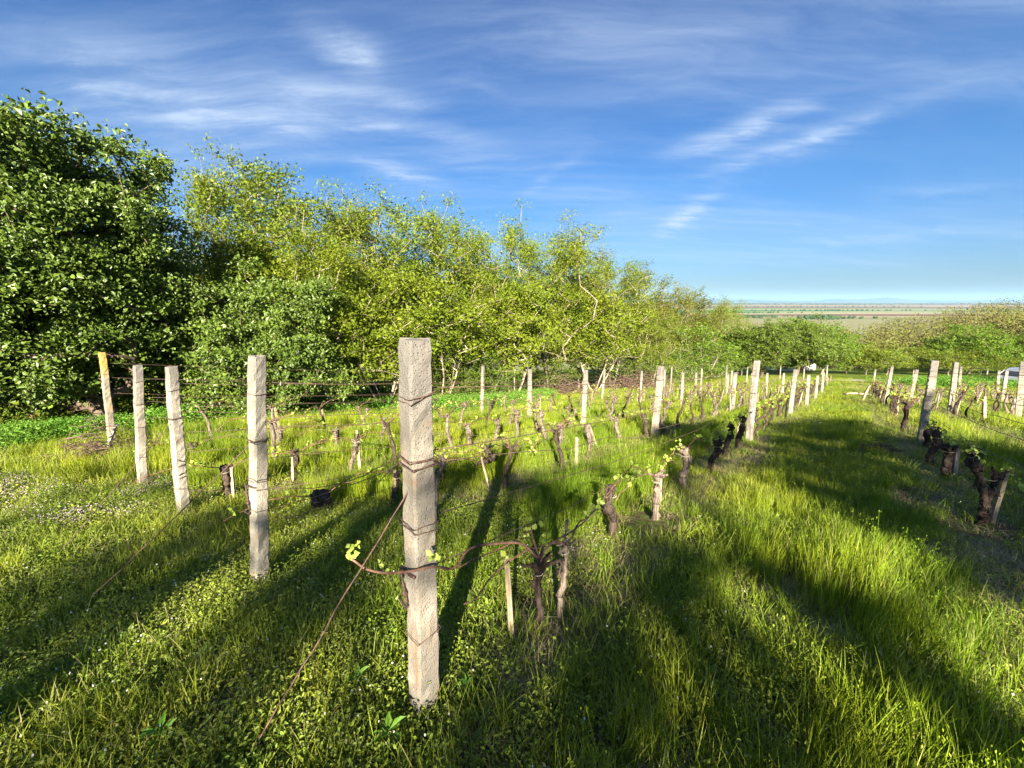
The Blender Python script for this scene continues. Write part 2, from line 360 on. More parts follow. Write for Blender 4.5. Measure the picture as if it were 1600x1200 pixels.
# farmland plain, far below
m, n = mat('farmland strips'); pos = n.new('ShaderNodeNewGeometry').outputs['Position']
sp2 = n.new('ShaderNodeSeparateXYZ'); n.put(sp2.inputs[0], pos)
rot = n.m('ADD', sp2.outputs[1], n.m('MULTIPLY', sp2.outputs[0], .06))
rot = n.m('ADD', rot, n.m('MULTIPLY', n.m('SUBTRACT', n.noise(pos, .00025, 2), .5), 500))
lg = n.m('DIVIDE', n.m('SUBTRACT', n.m('LOGARITHM', n.m('MAXIMUM', rot, 100), 10), 3.0), 1.6)      # 1 km -> 0, 40 km -> 1
tan_ = (.20, .19, .10); red = (.13, .06, .045); gr = (.045, .15, .045); pink = (.16, .13, .085); dk = (.025, .05, .035)
c = n.ramp(lg, [(0, tan_), (.150, tan_), (.155, (.15, .17, .06)), (.17, tan_), (.205, (.44, .34, .22)), (.21, red), (.235, red), (.24, tan_), (.255, (.20, .27, .11)), (.27, gr), (.345, (.12, .26, .11)), (.35, (.30, .27, .15)),
                (.365, gr), (.40, (.16, .26, .12)), (.405, red), (.43, pink), (.50, (.42, .31, .22)), (.505, (.28, .20, .15)), (.535, pink), (.58, (.34, .26, .18)), (.585, dk), (.62, (.13, .15, .10)), (.63, pink), (.66, dk), (.75, (.09, .13, .10)), (1, (.08, .11, .10))], 'CONSTANT')
mp = n.new('ShaderNodeMapping'); n.put(mp.inputs[0], pos); mp.inputs['Scale'].default_value = (.00035, .0016, 1); mp.inputs['Rotation'].default_value = (0, 0, .12)
vo = n.new('ShaderNodeTexVoronoi'); n.put(vo.inputs['Vector'], mp.outputs[0]); vo.inputs['Scale'].default_value = 1.5
vc = n.new('ShaderNodeSeparateColor'); n.put(vc.inputs[0], vo.outputs['Color'])
c = n.mix(n.m('MULTIPLY', n.m('GREATER_THAN', vc.outputs[0], .62), .55), c, n.mix(vc.outputs[1], (.13, .20, .08), (.40, .30, .20)))
sv = n.noise(mp.outputs[0], 9, 6, .7); c = n.mix(n.m('MULTIPLY', n.rng(sv, .58, .68), n.rng(lg, .3, .6, .15, .8)), c, dk)
finish(n, c, .95, spec=.05); M['plain'] = m
px_ = np.linspace(-60000, 60000, 30); py_ = np.array([330, 1000, 3000, 10000, 30000, 62000])
GX, GY = np.meshgrid(px_, py_); V = np.stack([GX, GY, GX*0-78.], -1).reshape(-1, 3); nx = len(px_)
ii = np.arange(len(py_)-1)[:, None]*nx; jj = np.arange(nx-1)[None, :]
tag(link('farmland', mesh('farmland', V, np.stack([ii+jj, ii+jj+1, ii+nx+jj+1, ii+nx+jj], -1).reshape(-1, 4), None, (M['plain'],))), kind='structure')
# distant hills
m, n = mat('distant hills'); pos = n.new('ShaderNodeNewGeometry').outputs['Position']
finish(n, n.mix(n.noise(pos, .002, 4), (.03, .05, .035), (.06, .07, .05)), .95, spec=.05); M['hill'] = m
hx = np.linspace(2000, 33000, 420); hy = np.array([0, 1200, 2400, 3600, 5200])
def pk(x, c, wd, h): return h*np.exp(-((x-c)/wd)**2)
D0 = 27000.
def pxx(p): return (p-800)/ray(800, 470)[1]*D0
ridge = pk(hx, pxx(1120), 900, 90)+pk(hx, pxx(1165), 1800, 80)+pk(hx, pxx(1320), 1400, 110)+pk(hx, pxx(1303), 500, 60)+pk(hx, pxx(1382), 650, 90)+pk(hx, pxx(1375), 1300, 130)+pk(hx, pxx(1420), 1800, 90)+pk(hx, pxx(1560), 3500, 60)+60+12*np.sin(hx/310)+8*np.sin(hx/130)
V = np.stack([np.broadcast_to(hx, (5, len(hx))), np.broadcast_to(D0-2400+hy[:, None], (5, len(hx))), -80+np.array([-5, .55, 1, .6, -5])[:, None]*ridge[None, :]*np.array([.1, 1, 1, 1, .1])[:, None]], -1).reshape(-1, 3)
nx = len(hx); ii = np.arange(4)[:, None]*nx; jj = np.arange(nx-1)[None, :]
tag(link('hills', mesh('hills', V, np.stack([ii+jj, ii+jj+1, ii+nx+jj+1, ii+nx+jj], -1).reshape(-1, 4), None, (M['hill'],), True)), kind='structure')

# dirt track on the right, following the terrain
m, n = mat('pale dirt track'); pos = n.new('ShaderNodeNewGeometry').outputs['Position']
finish(n, n.mix(n.rng(n.noise(pos, 2.5, 5, .7), .35, .65), (.30, .26, .17), (.52, .46, .34)), .95, n.noise(pos, 8, 4), .5, .03, .1); M['track'] = m
tx = np.linspace(0, 1, 90); P0, P1, P2 = np.array([27., 38.5]), np.array([38., 36.8]), np.array([70., 31.])
pc = (1-tx[:, None])**2*P0+2*(1-tx[:, None])*tx[:, None]*P1+tx[:, None]**2*P2
tg = np.gradient(pc, axis=0); tg /= np.linalg.norm(tg, axis=1)[:, None]; nr = np.stack([-tg[:, 1], tg[:, 0]], -1)
wv = np.linspace(-1.3, 1.3, 7); R_ = pc[:, None, :]+nr[:, None, :]*wv[None, :, None]*(1+.12*np.sin(tx*40)[:, None, None])
V = np.concatenate([R_, (gz(R_[..., 0], R_[..., 1])+.03)[..., None]], -1).reshape(-1, 3); nx = 7; ii = np.arange(89)[:, None]*7; jj = np.arange(6)[None, :]
tag(link('dirt_track', mesh('dirt_track', V, np.stack([ii+jj, ii+jj+1, ii+nx+jj+1, ii+nx+jj], -1).reshape(-1, 4), None, (M['track'],), True)), kind='structure')

# ------------------------------------------------------------------ trees
def skeleton(att, stems, seed, r0=.12, rt=.006, spread=.18, mb=None, k=5):
    """greedy branching from stem polylines to attractor points; radii by pipe model"""
    r = np.random.default_rng(seed)
    pts = []; par = []
    for st in stems:
        for i, p in enumerate(st):
            pts.append(np.array(p, float)); par.append(-1 if i == 0 else len(pts)-2)
    base = np.array(stems[0][0], float)
    order = np.argsort([np.linalg.norm((a-base)*[1.6, 1.6, 1]) for a in att])
    tips = []
    for ai in order:
        a = att[ai]; A = np.array(pts); d = a-A; L = np.linalg.norm(d, axis=1)
        cost = L+.9*np.maximum(0, A[:, 2]-a[2]+L*.35)+.02*np.linalg.norm(A-base, axis=1)
        k0 = int(np.argmin(cost)); L0 = L[k0]; nseg = max(1, int(L0/.45)); prev = k0; s0 = A[k0]
        side = r.normal(size=3)*spread*.35*min(L0, 1.2); side[2] += .1*L0
        for j in range(1, nseg+1):
            t = j/nseg; p = s0+(a-s0)*t+side*math.sin(math.pi*t)*.5
            pts.append(p); par.append(prev); prev = len(pts)-1
        tips.append(prev)
    n = len(pts); w_ = np.zeros(n)
    child = np.zeros(n, bool)
    for i in range(n):
        if par[i] >= 0: child[par[i]] = True
    w_[~child] = 1
    for i in range(n-1, -1, -1):
        if par[i] >= 0: w_[par[i]] += w_[i]
    R = rt+(r0-rt)*(w_/w_.max())**.62
    P = np.array(pts); par = np.array(par); e = np.where(par >= 0)[0]; A = P[par[e]]; B = P[e]; ra = np.minimum(R[par[e]], R[e]*1.35); rb = R[e]
    T = B-A; T /= np.linalg.norm(T, axis=1)[:, None]+1e-9; B = B+T*rb[:, None]*.4
    up = np.where(np.abs(T[:, 2:3]) < .9, [[0, 0, 1.]], [[1., 0, 0]]); U = np.cross(T, up); U /= np.linalg.norm(U, axis=1)[:, None]; W_ = np.cross(T, U)
    an = np.arange(k)/k*2*math.pi; rng_ = (np.cos(an)[None, :, None]*U[:, None]+np.sin(an)[None, :, None]*W_[:, None])
    V = np.concatenate([A[:, None]+rng_*ra[:, None, None], B[:, None]+rng_*rb[:, None, None]], 1).reshape(-1, 3)
    b = np.arange(len(e))[:, None, None]*2*k; j = np.arange(k)[None, :, None]
    q = np.concatenate([b+j, b+(j+1) % k, b+k+(j+1) % k, b+k+j], -1).reshape(-1, 4)
    mb.add(V, q)
    thin = e[(rb < rt+.35*(r0-rt)) & (P[e][:, 2] > .8)]
    return P[thin]
def attractors(n, cen, rad, seed, shell=.5, lump=.22, zmin=None):
    r = np.random.default_rng(seed); out = []
    ph = r.uniform(0, 6, 8)
    while len(out) < n:
        d = r.normal(size=3); d /= np.linalg.norm(d); rr = (shell+(1-shell)*r.random())**(1/1.6) if r.random() < .8 else r.random()**.5
        f = 1+lump*(math.sin(3*d[0]+ph[0])*math.cos(4*d[1]+ph[1])+math.sin(5*d[2]+ph[2]+3*d[0])*.7+.6*math.sin(8*d[0]+6*d[1]+ph[3]))
        p = np.array(cen)+d*np.array(rad)*rr*f
        if zmin is None or p[2] > zmin: out.append(p)
    return np.array(out)
def leaf_cloud(mb, A, per, sig, size, seed, fold=False, asp=.6, droopy=.5, clump=None, sun=.35):
    r = np.random.default_rng(seed); per_ = r.poisson(per, len(A)); C = np.repeat(A, per_, 0)
    # leaves sit on short sprays around each tip so the crown breaks into sprigs
    sp_ = r.normal(size=(len(C), 3)); k = np.repeat(np.arange(len(A)), per_)
    sd = r.normal(size=(len(A), 4, 3)); sd /= np.linalg.norm(sd, axis=2)[..., None]; sd[..., 2] = np.abs(sd[..., 2])*.6+.05
    which = r.integers(0, 4, len(C)); t = r.random(len(C))
    C = C+sd[k, which]*t[:, None]*sig*2.3+sp_*sig*.33
    N = r.normal(size=(len(C), 3)); N[:, 2] += .6; N -= LD*sun*1.5
    dr = r.normal(size=(len(C), 3)); dr[:, 2] -= droopy
    s = size*np.clip(r.lognormal(-.08, .34, len(C)), .4, 1.9); tint = np.clip(np.repeat(r.random(len(A)), per_)*.5+r.random(len(C))*.5, 0, 1)
    mb.leaves(C, N, s, asp, fold, dr, tint)
TOPZ = {}
def build_tree(name, cfg, seed):
    """returns (bark mesh, crown mesh); unit: metres, base at origin"""
    H = cfg['h']; r = np.random.default_rng(seed)
    rad = cfg['rad']; cen = cfg.get('cen', (0, 0, H*.58))
    att = attractors(cfg['n'], cen, rad, seed, cfg.get('shell', .5), cfg.get('lump', .22), cfg.get('zmin', .6))
    if cfg.get('spires'):
        for _ in range(cfg['spires']):
            d = r.uniform(-1, 1, 2)*.75; zt = cen[2]+rad[2]*math.sqrt(max(0, 1-d@d*.8))*.86
            for q in range(cfg.get('sp_n', 5)): att = np.vstack([att, [d[0]*rad[0]+r.normal()*.06*H/8, d[1]*rad[1]+r.normal()*.06, zt+q*cfg.get('sp_h', .22)+r.normal()*.05]])
    stems = []
    for s_ in range(cfg.get('stems', 1)):
        a = r.uniform(0, 6.28); ln = cfg.get('lean', .2)*(1 if cfg.get('stems', 1) > 1 else .4); hh = H*cfg.get('trunk', .5)*r.uniform(.8, 1.1)
        b0 = np.array([math.cos(a), math.sin(a), 0])*(.12 if cfg.get('stems', 1) > 1 else 0); st = []
        for i in range(9):
            t = i/8; st.append(b0+np.array([math.cos(a)*ln*hh*t**1.2+math.sin(t*7+a)*.05, math.sin(a)*ln*hh*t**1.2+math.cos(t*6+a)*.05, -.25+(hh+.25)*t]))
        stems.append(st)
    wb = MB(); thin = skeleton(att, stems, seed, cfg.get('r0', .14)*.85, cfg.get('rt', .008)*.42, .1, wb, cfg.get('k', 5))
    lb = MB(); leaf_cloud(lb, att, cfg['per'], cfg.get('sig', .3), cfg['leaf'], seed+1, cfg.get('fold', False), cfg.get('asp', .6), cfg.get('droop', .5))
    thin = thin[thin[:, 2] > cfg.get('zmin', .6)*.9]
    leaf_cloud(lb, thin[r.random(len(thin)) < .6], cfg['per']*.3, cfg.get('sig', .3)*.8, cfg['leaf'], seed+2, cfg.get('fold', False), cfg.get('asp', .6), cfg.get('droop', .5))
    TOPZ[name] = float(np.percentile(np.concatenate(lb.v)[:, 2], 99.6))
    return wb.mesh(name+'_trunk', M[cfg['bark']], True), lb.mesh(name, M[cfg['mat']], False)
def place_tree(meshes, name, loc, rz, sc, label, group=None, cat='tree'):
    root = bpy.data.objects.new(name, None); COL.objects.link(root)
    root.location = loc; root.rotation_euler = (0, 0, rz); root.scale = sc if hasattr(sc, '__len__') else (sc,)*3
    tag(root, label, cat, group)
    a = link('trunk' if cat == 'tree' else 'stems', meshes[0], root); b = link('crown' if cat == 'tree' else 'foliage', meshes[1], root)
    return root
def gnd(x, y, dz=0): return (x, y, float(gz(x, y))+dz)

# the big dark tree on the left
big = build_tree('pear', dict(h=6.6, rad=(2.5, 2.6, 3.2), cen=(-1.2, .3, 3.4), n=1050, per=110, sig=.25, leaf=.080, fold=True, bark='bark_dark', mat='pear_leaf', r0=.27, rt=.008, trunk=.45, spires=14, sp_n=3, sp_h=.13, shell=.45, lump=.06, zmin=.5, asp=.66, droop=.9), 11)
place_tree(big, 'broadleaf_tree', gnd(-9.3, 8.7), 0, 1, 'big dark green glossy leaved tree filling the left edge behind the leftmost posts')
arm = build_tree('pear_low', dict(h=4.6, rad=(2.3, 1.8, 2.1), cen=(0, 0, 2.2), lump=.42, spires=7, sp_n=3, n=380, per=120, sig=.25, leaf=.080, fold=True, bark='bark_dark', mat='pear_leaf', r0=.09, rt=.007, trunk=.4, shell=.45, zmin=.35, asp=.66, droop=.9, stems=2), 12)
place_tree(arm, 'broadleaf_tree', gnd(-6.7, 10.6), 0, .88, 'lower rounded dark tree right of the big left tree, behind the third post')
place_tree(arm, 'broadleaf_tree', gnd(-13.0, 8.6), 2.2, 1.3, 'dark bushy tree at the very left edge of the photo below the big tree')
# templates of the thinner trees of the hedge
LC = [build_tree('walnut_a', dict(h=8.6, rad=(2.2, 2.1, 3.6), cen=(0, 0, 5.0), n=330, per=80, sig=.36, leaf=.100, bark='bark_mid', mat='walnut_leaf', r0=.12, rt=.009, trunk=.6, stems=2, spires=9, sp_h=.2, shell=.55, lump=.42, zmin=2.3, asp=.5), 21),
      build_tree('walnut_b', dict(h=8.2, rad=(2.4, 2.1, 3.3), cen=(0, 0, 4.9), n=330, per=80, sig=.36, leaf=.100, bark='bark_mid', mat='walnut_leaf', r0=.11, rt=.009, trunk=.6, stems=3, lean=.22, spires=10, sp_h=.2, shell=.55, lump=.42, zmin=2.2, asp=.5), 22),
      build_tree('locust_a', dict(h=9, rad=(2.5, 2.3, 3.7), cen=(0, 0, 5.2), n=350, per=78, sig=.37, leaf=.095, bark='bark_pale', mat='locust_leaf', r0=.11, rt=.010, trunk=.6, stems=4, lean=.25, spires=12, sp_h=.22, shell=.5, lump=.42, zmin=2.4, asp=.5), 23),
      build_tree('locust_b', dict(h=9, rad=(2.6, 2.4, 3.9), cen=(0, 0, 4.9), n=350, per=78, sig=.37, leaf=.095, bark='bark_mid', mat='locust_leaf', r0=.12, rt=.010, trunk=.6, stems=3, lean=.2, spires=12, sp_h=.24, shell=.5, lump=.44, zmin=2.1, asp=.5), 24),
      build_tree('locust_c', dict(h=8.4, rad=(2.6, 2.4, 3.5), cen=(0, 0, 4.7), n=330, per=56, sig=.35, leaf=.115, bark='bark_mid', mat='locust_leaf2', r0=.12, rt=.011, trunk=.55, stems=4, lean=.3, spires=10, sp_h=.24, shell=.5, lump=.44, zmin=1.7, asp=.5), 25),
      build_tree('locust_d', dict(h=4.6, rad=(1.7, 1.5, 1.8), cen=(0, 0, 3.0), n=200, per=50, sig=.28, leaf=.10, bark='bark_pale', mat='locust_leaf', r0=.05, rt=.008, trunk=.5, stems=5, lean=.35, spires=8, sp_h=.15, shell=.45, lump=.3, zmin=1.3, asp=.5), 26)]
BUSH = [build_tree('bush_a', dict(h=2.6, rad=(1.3, 1.2, 1.25), cen=(0, 0, 1.3), n=150, per=44, sig=.2, leaf=.065, bark='bark_mid', mat='bright_leaf', r0=.03, rt=.005, trunk=.4, stems=5, lean=.4, shell=.5, zmin=.05), 31),
        build_tree('bush_b', dict(h=2.2, rad=(1.4, 1.3, 1.1), cen=(0, 0, 1.1), n=150, per=40, sig=.2, leaf=.07, bark='bark_dark', mat='orchard_leaf', r0=.03, rt=.005, trunk=.4, stems=5, lean=.4, shell=.5, zmin=.05), 32)]
# (pixel column, depth m, top pixel row, template, label)
def tree_at(px, d, top, tp, name, label, group=None, wx=1., rz=0, cat='tree', base_h=None):
    r = ray(px, 590); x = r[0]/r[1]*d; z = float(gz(x, d)); rt_ = ray(px, top); zt = rt_[2]/rt_[1]*d
    H = zt-z; s = H/TOPZ[tp[1].name.rsplit('.', 1)[0] if tp[1].name not in TOPZ else tp[1].name]
    return place_tree(tp, name, (x, d, z), rz, (s*wx, s*wx, s), label, group, cat)
hedge = [(388, 14.2, 240, 0, 'tall fresh green tree with open crown right beside the big dark tree'),
         (455, 14.6, 262, 1, 'green tree with see-through top above the second concrete post from the centre'),
         (560, 15.6, 296, 0, 'green tree whose top rises to the left of the central post'),
         (622, 17.5, 318, 1, 'green tree just left of the dip in the tree line above the central post'),
         (520, 12.6, 352, 2, 'yellow green many-stemmed tree with pale trunks left of the central post'),
         (425, 12.4, 395, 5, 'low yellow green tree in front of the tall ones right of the dark foliage'),
         (600, 13.5, 420, 5, 'low yellow green tree with pale forked stems beside the central post'),
         (700, 19.5, 314, 3, 'yellow green tree topping the line just right of the central post'),
         (780, 21.5, 340, 2, 'yellow green tree, second right of the central post'),
         (690, 15.8, 430, 5, 'small yellow tree in front of the line just right of the central post'),
         (860, 24.5, 345, 3, 'yellow green tree with upright twiggy tips at the middle of the line'),
         (905, 27.0, 372, 4, 'olive tree right of the twiggy-topped one'),
         (800, 20.0, 440, 5, 'low yellow tree with pale trunks above the thin posts'),
         (955, 30.5, 398, 2, 'olive yellow tree where the tree line steps down'),
         (930, 25.0, 455, 5, 'low olive tree in front of the brush pile end of the line'),
         (1000, 33.5, 418, 4, 'olive brown tree further down the line with open feathery top'),
         (1040, 37.5, 446, 4, 'small olive tree on the falling part of the tree line'),
         (1020, 31.0, 478, 3, 'rounded olive tree in front on the falling part of the line'),
         (1085, 42.0, 455, 4, 'brownish open tree near the right end of the tree line'),
         (1125, 47.0, 466, 3, 'last green topped tree at the right end of the tree line')]
for i, (px, d, top, k, lb) in enumerate(hedge):
    tree_at(px, d, top, LC[k], 'hedge_tree', lb, 'trees of the hedge beside the vineyard', (.72 if i == 0 else rng.uniform(.9, 1.1))*(1.0 if k < 5 else 1.25), rng.uniform(0, 6.28), base_h=k)
# a second rank behind closes the gaps
k = 0
for px, d, top in [(300, 17, 380), (395, 18, 370), (500, 19, 385), (590, 20, 390), (665, 22, 400), (735, 24, 400), (820, 27, 420), (880, 30, 430), (935, 33, 440), (985, 37, 455), (1030, 41, 468), (1070, 46, 476), (230, 15, 350), (150, 16, 310), (1105, 52, 480), (640, 18, 400), (760, 22, 400), (480, 16, 380), (560, 17, 400), (850, 25, 420)]:
    tree_at(px, d, top+6, LC[[4, 3, 0, 2][k % 4]], 'hedge_tree', 'slender tree in the rear rank of the hedge, half hidden by the front trees', 'rear rank trees of the hedge', 1.1, rng.uniform(0, 6), base_h=[4, 3, 0, 2][k % 4]); k += 1
bl = [(750, 17.6, 548, 0, 'bright green bush behind the leftmost thin post right of centre'), (1088, 36.0, 505, 0, 'large bright green rounded bush at the foot of the tree line'),
      (1050, 33.0, 545, 0, 'bright green bush left of the large rounded one'), (1120, 40, 530, 0, 'bright green bush left of the shaded dark tree'), (705, 16.2, 575, 1, 'dark low bush behind the central post on its right side'), (385, 11.6, 545, 1, 'dark green bush behind the nearest left post'),
      (445, 13, 575, 1, 'dark bush among pale stems right of the nearest left post'), (860, 23.6, 560, 1, 'dark bush under the middle trees'), (560, 15, 580, 1, 'shaded bush behind the pale forked stems'), (300, 10.8, 540, 1, 'dark bush behind the third post from the left'), (650, 16, 570, 1, 'dark bush hidden behind the central post'),
      (790, 20.6, 575, 0, 'small bright bush between two thin posts right of centre'), (985, 31, 540, 1, 'dark olive bush behind the brush pile'), (230, 10.2, 560, 1, 'dark bush under the big tree behind the second post'), (60, 9.6, 560, 1, 'dark bush under the big tree at the left edge')]
for px, d, top, k, lb in bl:
    tree_at(px, d, top, BUSH[k], 'bush', lb, 'bushes at the foot of the hedge', 1.25, rng.uniform(0, 6), 'bush', 2.5)
# orchard trees in the middle distance
OR = [build_tree('orchard_a', dict(h=6.5, rad=(3.0, 2.8, 2.7), cen=(0, 0, 3.7), n=330, per=60, sig=.36, leaf=.15, bark='bark_dark', mat='orchard_leaf', r0=.2, rt=.012, trunk=.4, shell=.5, lump=.26, zmin=.9), 41),
      build_tree('orchard_b', dict(h=6, rad=(3.1, 2.8, 2.5), cen=(0, 0, 3.3), n=330, per=60, sig=.36, leaf=.15, bark='bark_mid', mat='bright_leaf', r0=.18, rt=.012, trunk=.4, shell=.5, lump=.3, zmin=.7), 42),
      build_tree('orchard_c', dict(h=4, rad=(1.8, 1.7, 1.6), cen=(0, 0, 2.3), n=170, per=40, sig=.28, leaf=.12, bark='bark_mid', mat='walnut_leaf', r0=.08, rt=.010, trunk=.4, shell=.5, lump=.3, zmin=.6), 43)]
for px, d, top, k, wx, lb in [(1190, 42.5, 502, 0, 1.05, 'dark green orchard tree with a shaded hollow at the end of the vine rows'), (1150, 45, 512, 0, 1.0, 'dark orchard tree beside the right end of the hedge'),
                              (1243, 44, 496, 0, 1.15, 'dark green orchard tree with a clear dark trunk behind the grass lane'), (1283, 47, 506, 1, .95, 'bright green orchard tree right of the dark trunked one'),
                              (1215, 50, 500, 1, 1.0, 'green orchard tree behind and between the dark ones'), (1322, 48, 532, 2, 1.3, 'small yellowish fruit tree at the end of the grass lane'),
                              (1352, 46, 542, 2, 1.2, 'small fruit tree, second right of the grass lane'), (1385, 45, 545, 2, 1.4, 'low spreading fruit tree above the leaning stake'), (1425, 47, 540, 2, 1.3, 'small green fruit tree left of the broad green tree'),
                              (1448, 50, 530, 1, .9, 'bright fruit tree touching the broad green tree'), (1512, 46, 509, 1, 1.1, 'broad bright green tree on the right before the brown wood'), (1555, 49, 520, 0, .9, 'green tree between the broad tree and the dark one at the edge'),
                              (1598, 45, 516, 0, 1.1, 'dark green tree at the right edge above the car'), (1480, 43, 545, 2, 1.3, 'small dark-leaved tree before the broad green tree'), (1560, 42, 556, 2, 1.3, 'low dark shrubby tree behind the track'), (1665, 44, 515, 0, 1.2, 'dark green tree beyond the right edge')]:
    tree_at(px, d, top, OR[k], 'orchard_tree', lb, 'orchard trees beyond the vineyard', wx, rng.uniform(0, 6), 'tree' and 'tree', {0: 6.4, 1: 5.8, 2: 3.9}[k])

# the bare-twigged wood on the right: one mass
def wood_field():
    wb = MB(); lb = MB(); r = np.random.default_rng(77)
    top_px = lambda p: np.interp(p, [1000, 1100, 1180, 1280, 1350, 1400, 1450, 1500, 1560, 1600, 1800], [482, 490, 505, 514, 500, 492, 484, 472, 464, 458, 448])
    pts = []
    for d, off in ((62, 34), (72, 20), (84, 8), (98, 2), (112, 0)):
        step = 3.2 if d < 80 else 4.2
        xs = np.arange(-10, d*1.75, step)
        for x in xs: pts.append((x+r.normal()*.8, d+r.normal()*2, off))
    for x, d, off in pts:
        p = 800+x/d*600
        if p < 1040 or p > 1790: continue
        if p < 1290 and d < 80: continue
        z = float(gz(x, d)); rt_ = ray(p, top_px(p)+off+r.normal()*3.5); zt = rt_[2]/rt_[1]*d; H = zt-z
        if H < 2: continue
        for q in range(4):       # upright stems
            bx, by = x+r.normal()*.7, d+r.normal()*.7; lx, ly = r.normal()*.8, r.normal()*.8
            pp = [(bx, by, z-.2), (bx+lx*.3, by+ly*.3, z+H*.4), (bx+lx*.8, by+ly*.8, z+H*.72), (bx+lx*1.2, by+ly*1.2, z+H*.97)]
            wb.tube(pp, [.08, .055, .03, .008], 3, cap=False)
            for b_ in range(5):
                t = r.uniform(.4, .9); s0 = np.array([bx+lx*t, by+ly*t, z+H*t*.95]); e = s0+np.array([r.normal()*.9, r.normal()*.9, r.uniform(.5, 1.6)]); wb.tube([s0, (s0+e)/2+r.normal(size=3)*.1, e], [.025, .018, .008], 3, cap=False)
        n_ = 1150; c = np.stack([x+r.normal(size=n_)*1.5, d+r.normal(size=n_)*1.5, z+H*np.clip(r.beta(2.0, 1.35, n_), .05, 1)*.97], -1)
        c[:, 2] += .5*np.sin(c[:, 0]*2.1)*np.cos(c[:, 1]*1.9)
        N = r.normal(size=(n_, 3)); N[:, 2] += .5
        lb.leaves(c, N, r.uniform(.22, .48, n_), .5, False, None, np.clip(r.random(n_)*.6+r.random()*.4, 0, 1))
    me = mesh('wood_mesh', np.concatenate(wb.v+lb.v), np.concatenate(wb.q+[x+wb.n for x in lb.q]), None, (M['bark_dark'], M['bud_leaf']), False,
              np.concatenate([np.zeros(sum(len(x) for x in wb.q)), np.ones(sum(len(x) for x in lb.q))]), np.concatenate(wb.a+lb.a))
    return me
tag(link('far_wood', wood_field()), 'brownish green wood of thin budding trees covering the slope on the right', 'wood', kind='stuff')
# far trees on the plain by the field edges
lb = MB(); r = np.random.default_rng(5)
for (x, y, wx, wy, h, c) in [(1330, 1720, 30, 25, 20, 30), (1480, 1800, 60, 20, 12, 30), (1230, 2000, 130, 12, 10, 30), (1120, 1850, 60, 15, 14, 16), (2500, 3200, 400, 20, 12, 60), (1400, 2600, 300, 15, 10, 50), (3500, 5200, 900, 30, 14, 90), (2400, 5000, 300, 40, 14, 40), (5000, 7500, 1500, 60, 16, 120), (6500, 10500, 3500, 200, 18, 300)]:
    for q in range(c):
        lb.blob((x+r.normal()*wx, y+r.normal()*wy, -78+h*.35), (h*.55*r.uniform(.6, 1.2), h*.5, h*.55*r.uniform(.7, 1.2)), q, 6, .3, r.random())
tag(link('far_hedgerows', lb.mesh('far_hedgerows', M['far_leaf'])), 'dark lines and clumps of trees between the fields of the distant plain', 'trees', kind='stuff')

# ------------------------------------------------------------------ shade trees behind the camera (they cast the dappled shade on the slope)
DARK = [[(-300, 880), (0, 900), (130, 895), (225, 835), (300, 802), (395, 792), (400, 860), (330, 930), (300, 1000), (350, 1080), (330, 1330), (-300, 1330)],
        [(420, 905), (520, 880), (560, 900), (500, 980), (430, 1080), (400, 1000)],
        [(470, 800), (540, 750), (650, 735), (640, 800), (600, 860), (500, 870)],
        [(660, 740), (700, 720), (800, 740), (905, 770), (860, 815), (780, 850), (770, 930), (700, 960), (650, 860)],
        [(700, 1040), (760, 1000), (860, 985), (930, 930), (1000, 872), (1060, 850), (1120, 940), (1180, 1040), (1300, 1330), (640, 1330), (650, 1150)],
        [(880, 900), (960, 870), (1000, 850), (990, 940), (900, 960)],
        [(1140, 855), (1200, 870), (1330, 950), (1450, 1020), (1620, 1110), (1620, 1190), (1450, 1100), (1300, 1000), (1170, 910)],
        [(1205, 668), (1240, 655), (1330, 655), (1440, 688), (1560, 705), (1750, 700), (1900, 930), (1600, 880), (1440, 860), (1380, 835), (1270, 800), (1190, 745)],
        [(1020, 660), (1100, 665), (1140, 690), (1100, 745), (1060, 760), (1010, 700)],
        [(545, 960), (610, 930), (630, 1010), (600, 1200), (540, 1200), (520, 1060)]]
def inpoly(px, py, poly):
    c = np.zeros(len(px), bool); n_ = len(poly); j = n_-1
    for i in range(n_):
        xi, yi = poly[i]; xj, yj = poly[j]
        cond = ((yi > py) != (yj > py)) & (px < (xj-xi)*(py-yi)/((yj-yi)+1e-9)+xi)
        c ^= cond; j = i
    return c
def project(P):
    cz = P[:, 1]*math.cos(PITCH)-P[:, 2]*math.sin(PITCH); cy = P[:, 1]*math.sin(PITCH)+P[:, 2]*math.cos(PITCH)
    return 800+P[:, 0]/cz*F, 600-cy/cz*F, cz
LIT = [[(700, 1010), (745, 950), (800, 890), (815, 1010), (750, 1020)], [(980, 760), (1150, 760), (1160, 860), (1000, 850)], [(860, 800), (1000, 830), (1010, 960), (860, 985)],
       [(400, 1090), (520, 960), (640, 850), (650, 900), (520, 1050), (430, 1180)], [(560, 830), (640, 820), (640, 900), (560, 900)], [(700, 880), (770, 850), (800, 880), (720, 960)]]
r = np.random.default_rng(99); step = .11
gx_, gy_ = np.meshgrid(np.arange(-14, 22, step), np.arange(-2, 16, step)); gx_ = gx_.ravel()+r.uniform(-.05, .05, gx_.size); gy_ = gy_.ravel()+r.uniform(-.05, .05, gy_.size)
Pg = np.stack([gx_, gy_, gz(gx_, gy_)+.06], -1); px, py, cz = project(Pg); ok = cz > .15
inside = np.zeros(len(px), bool)
for poly in DARK: inside |= inpoly(px, py, poly)
wob = np.sin(gx_*5.1+np.sin(gy_*3)*2)*np.sin(gy_*4.3+1.3*np.sin(gx_*2.2))+.6*np.sin(gx_*11+gy_*7)*np.sin(gy_*13-gx_*3)
wob2 = np.sin(gx_*8.3+gy_*2.1+1.1*np.sin(gy_*6))*np.sin(gy_*3.1-gx_*1.7+np.sin(gx_*4.4))
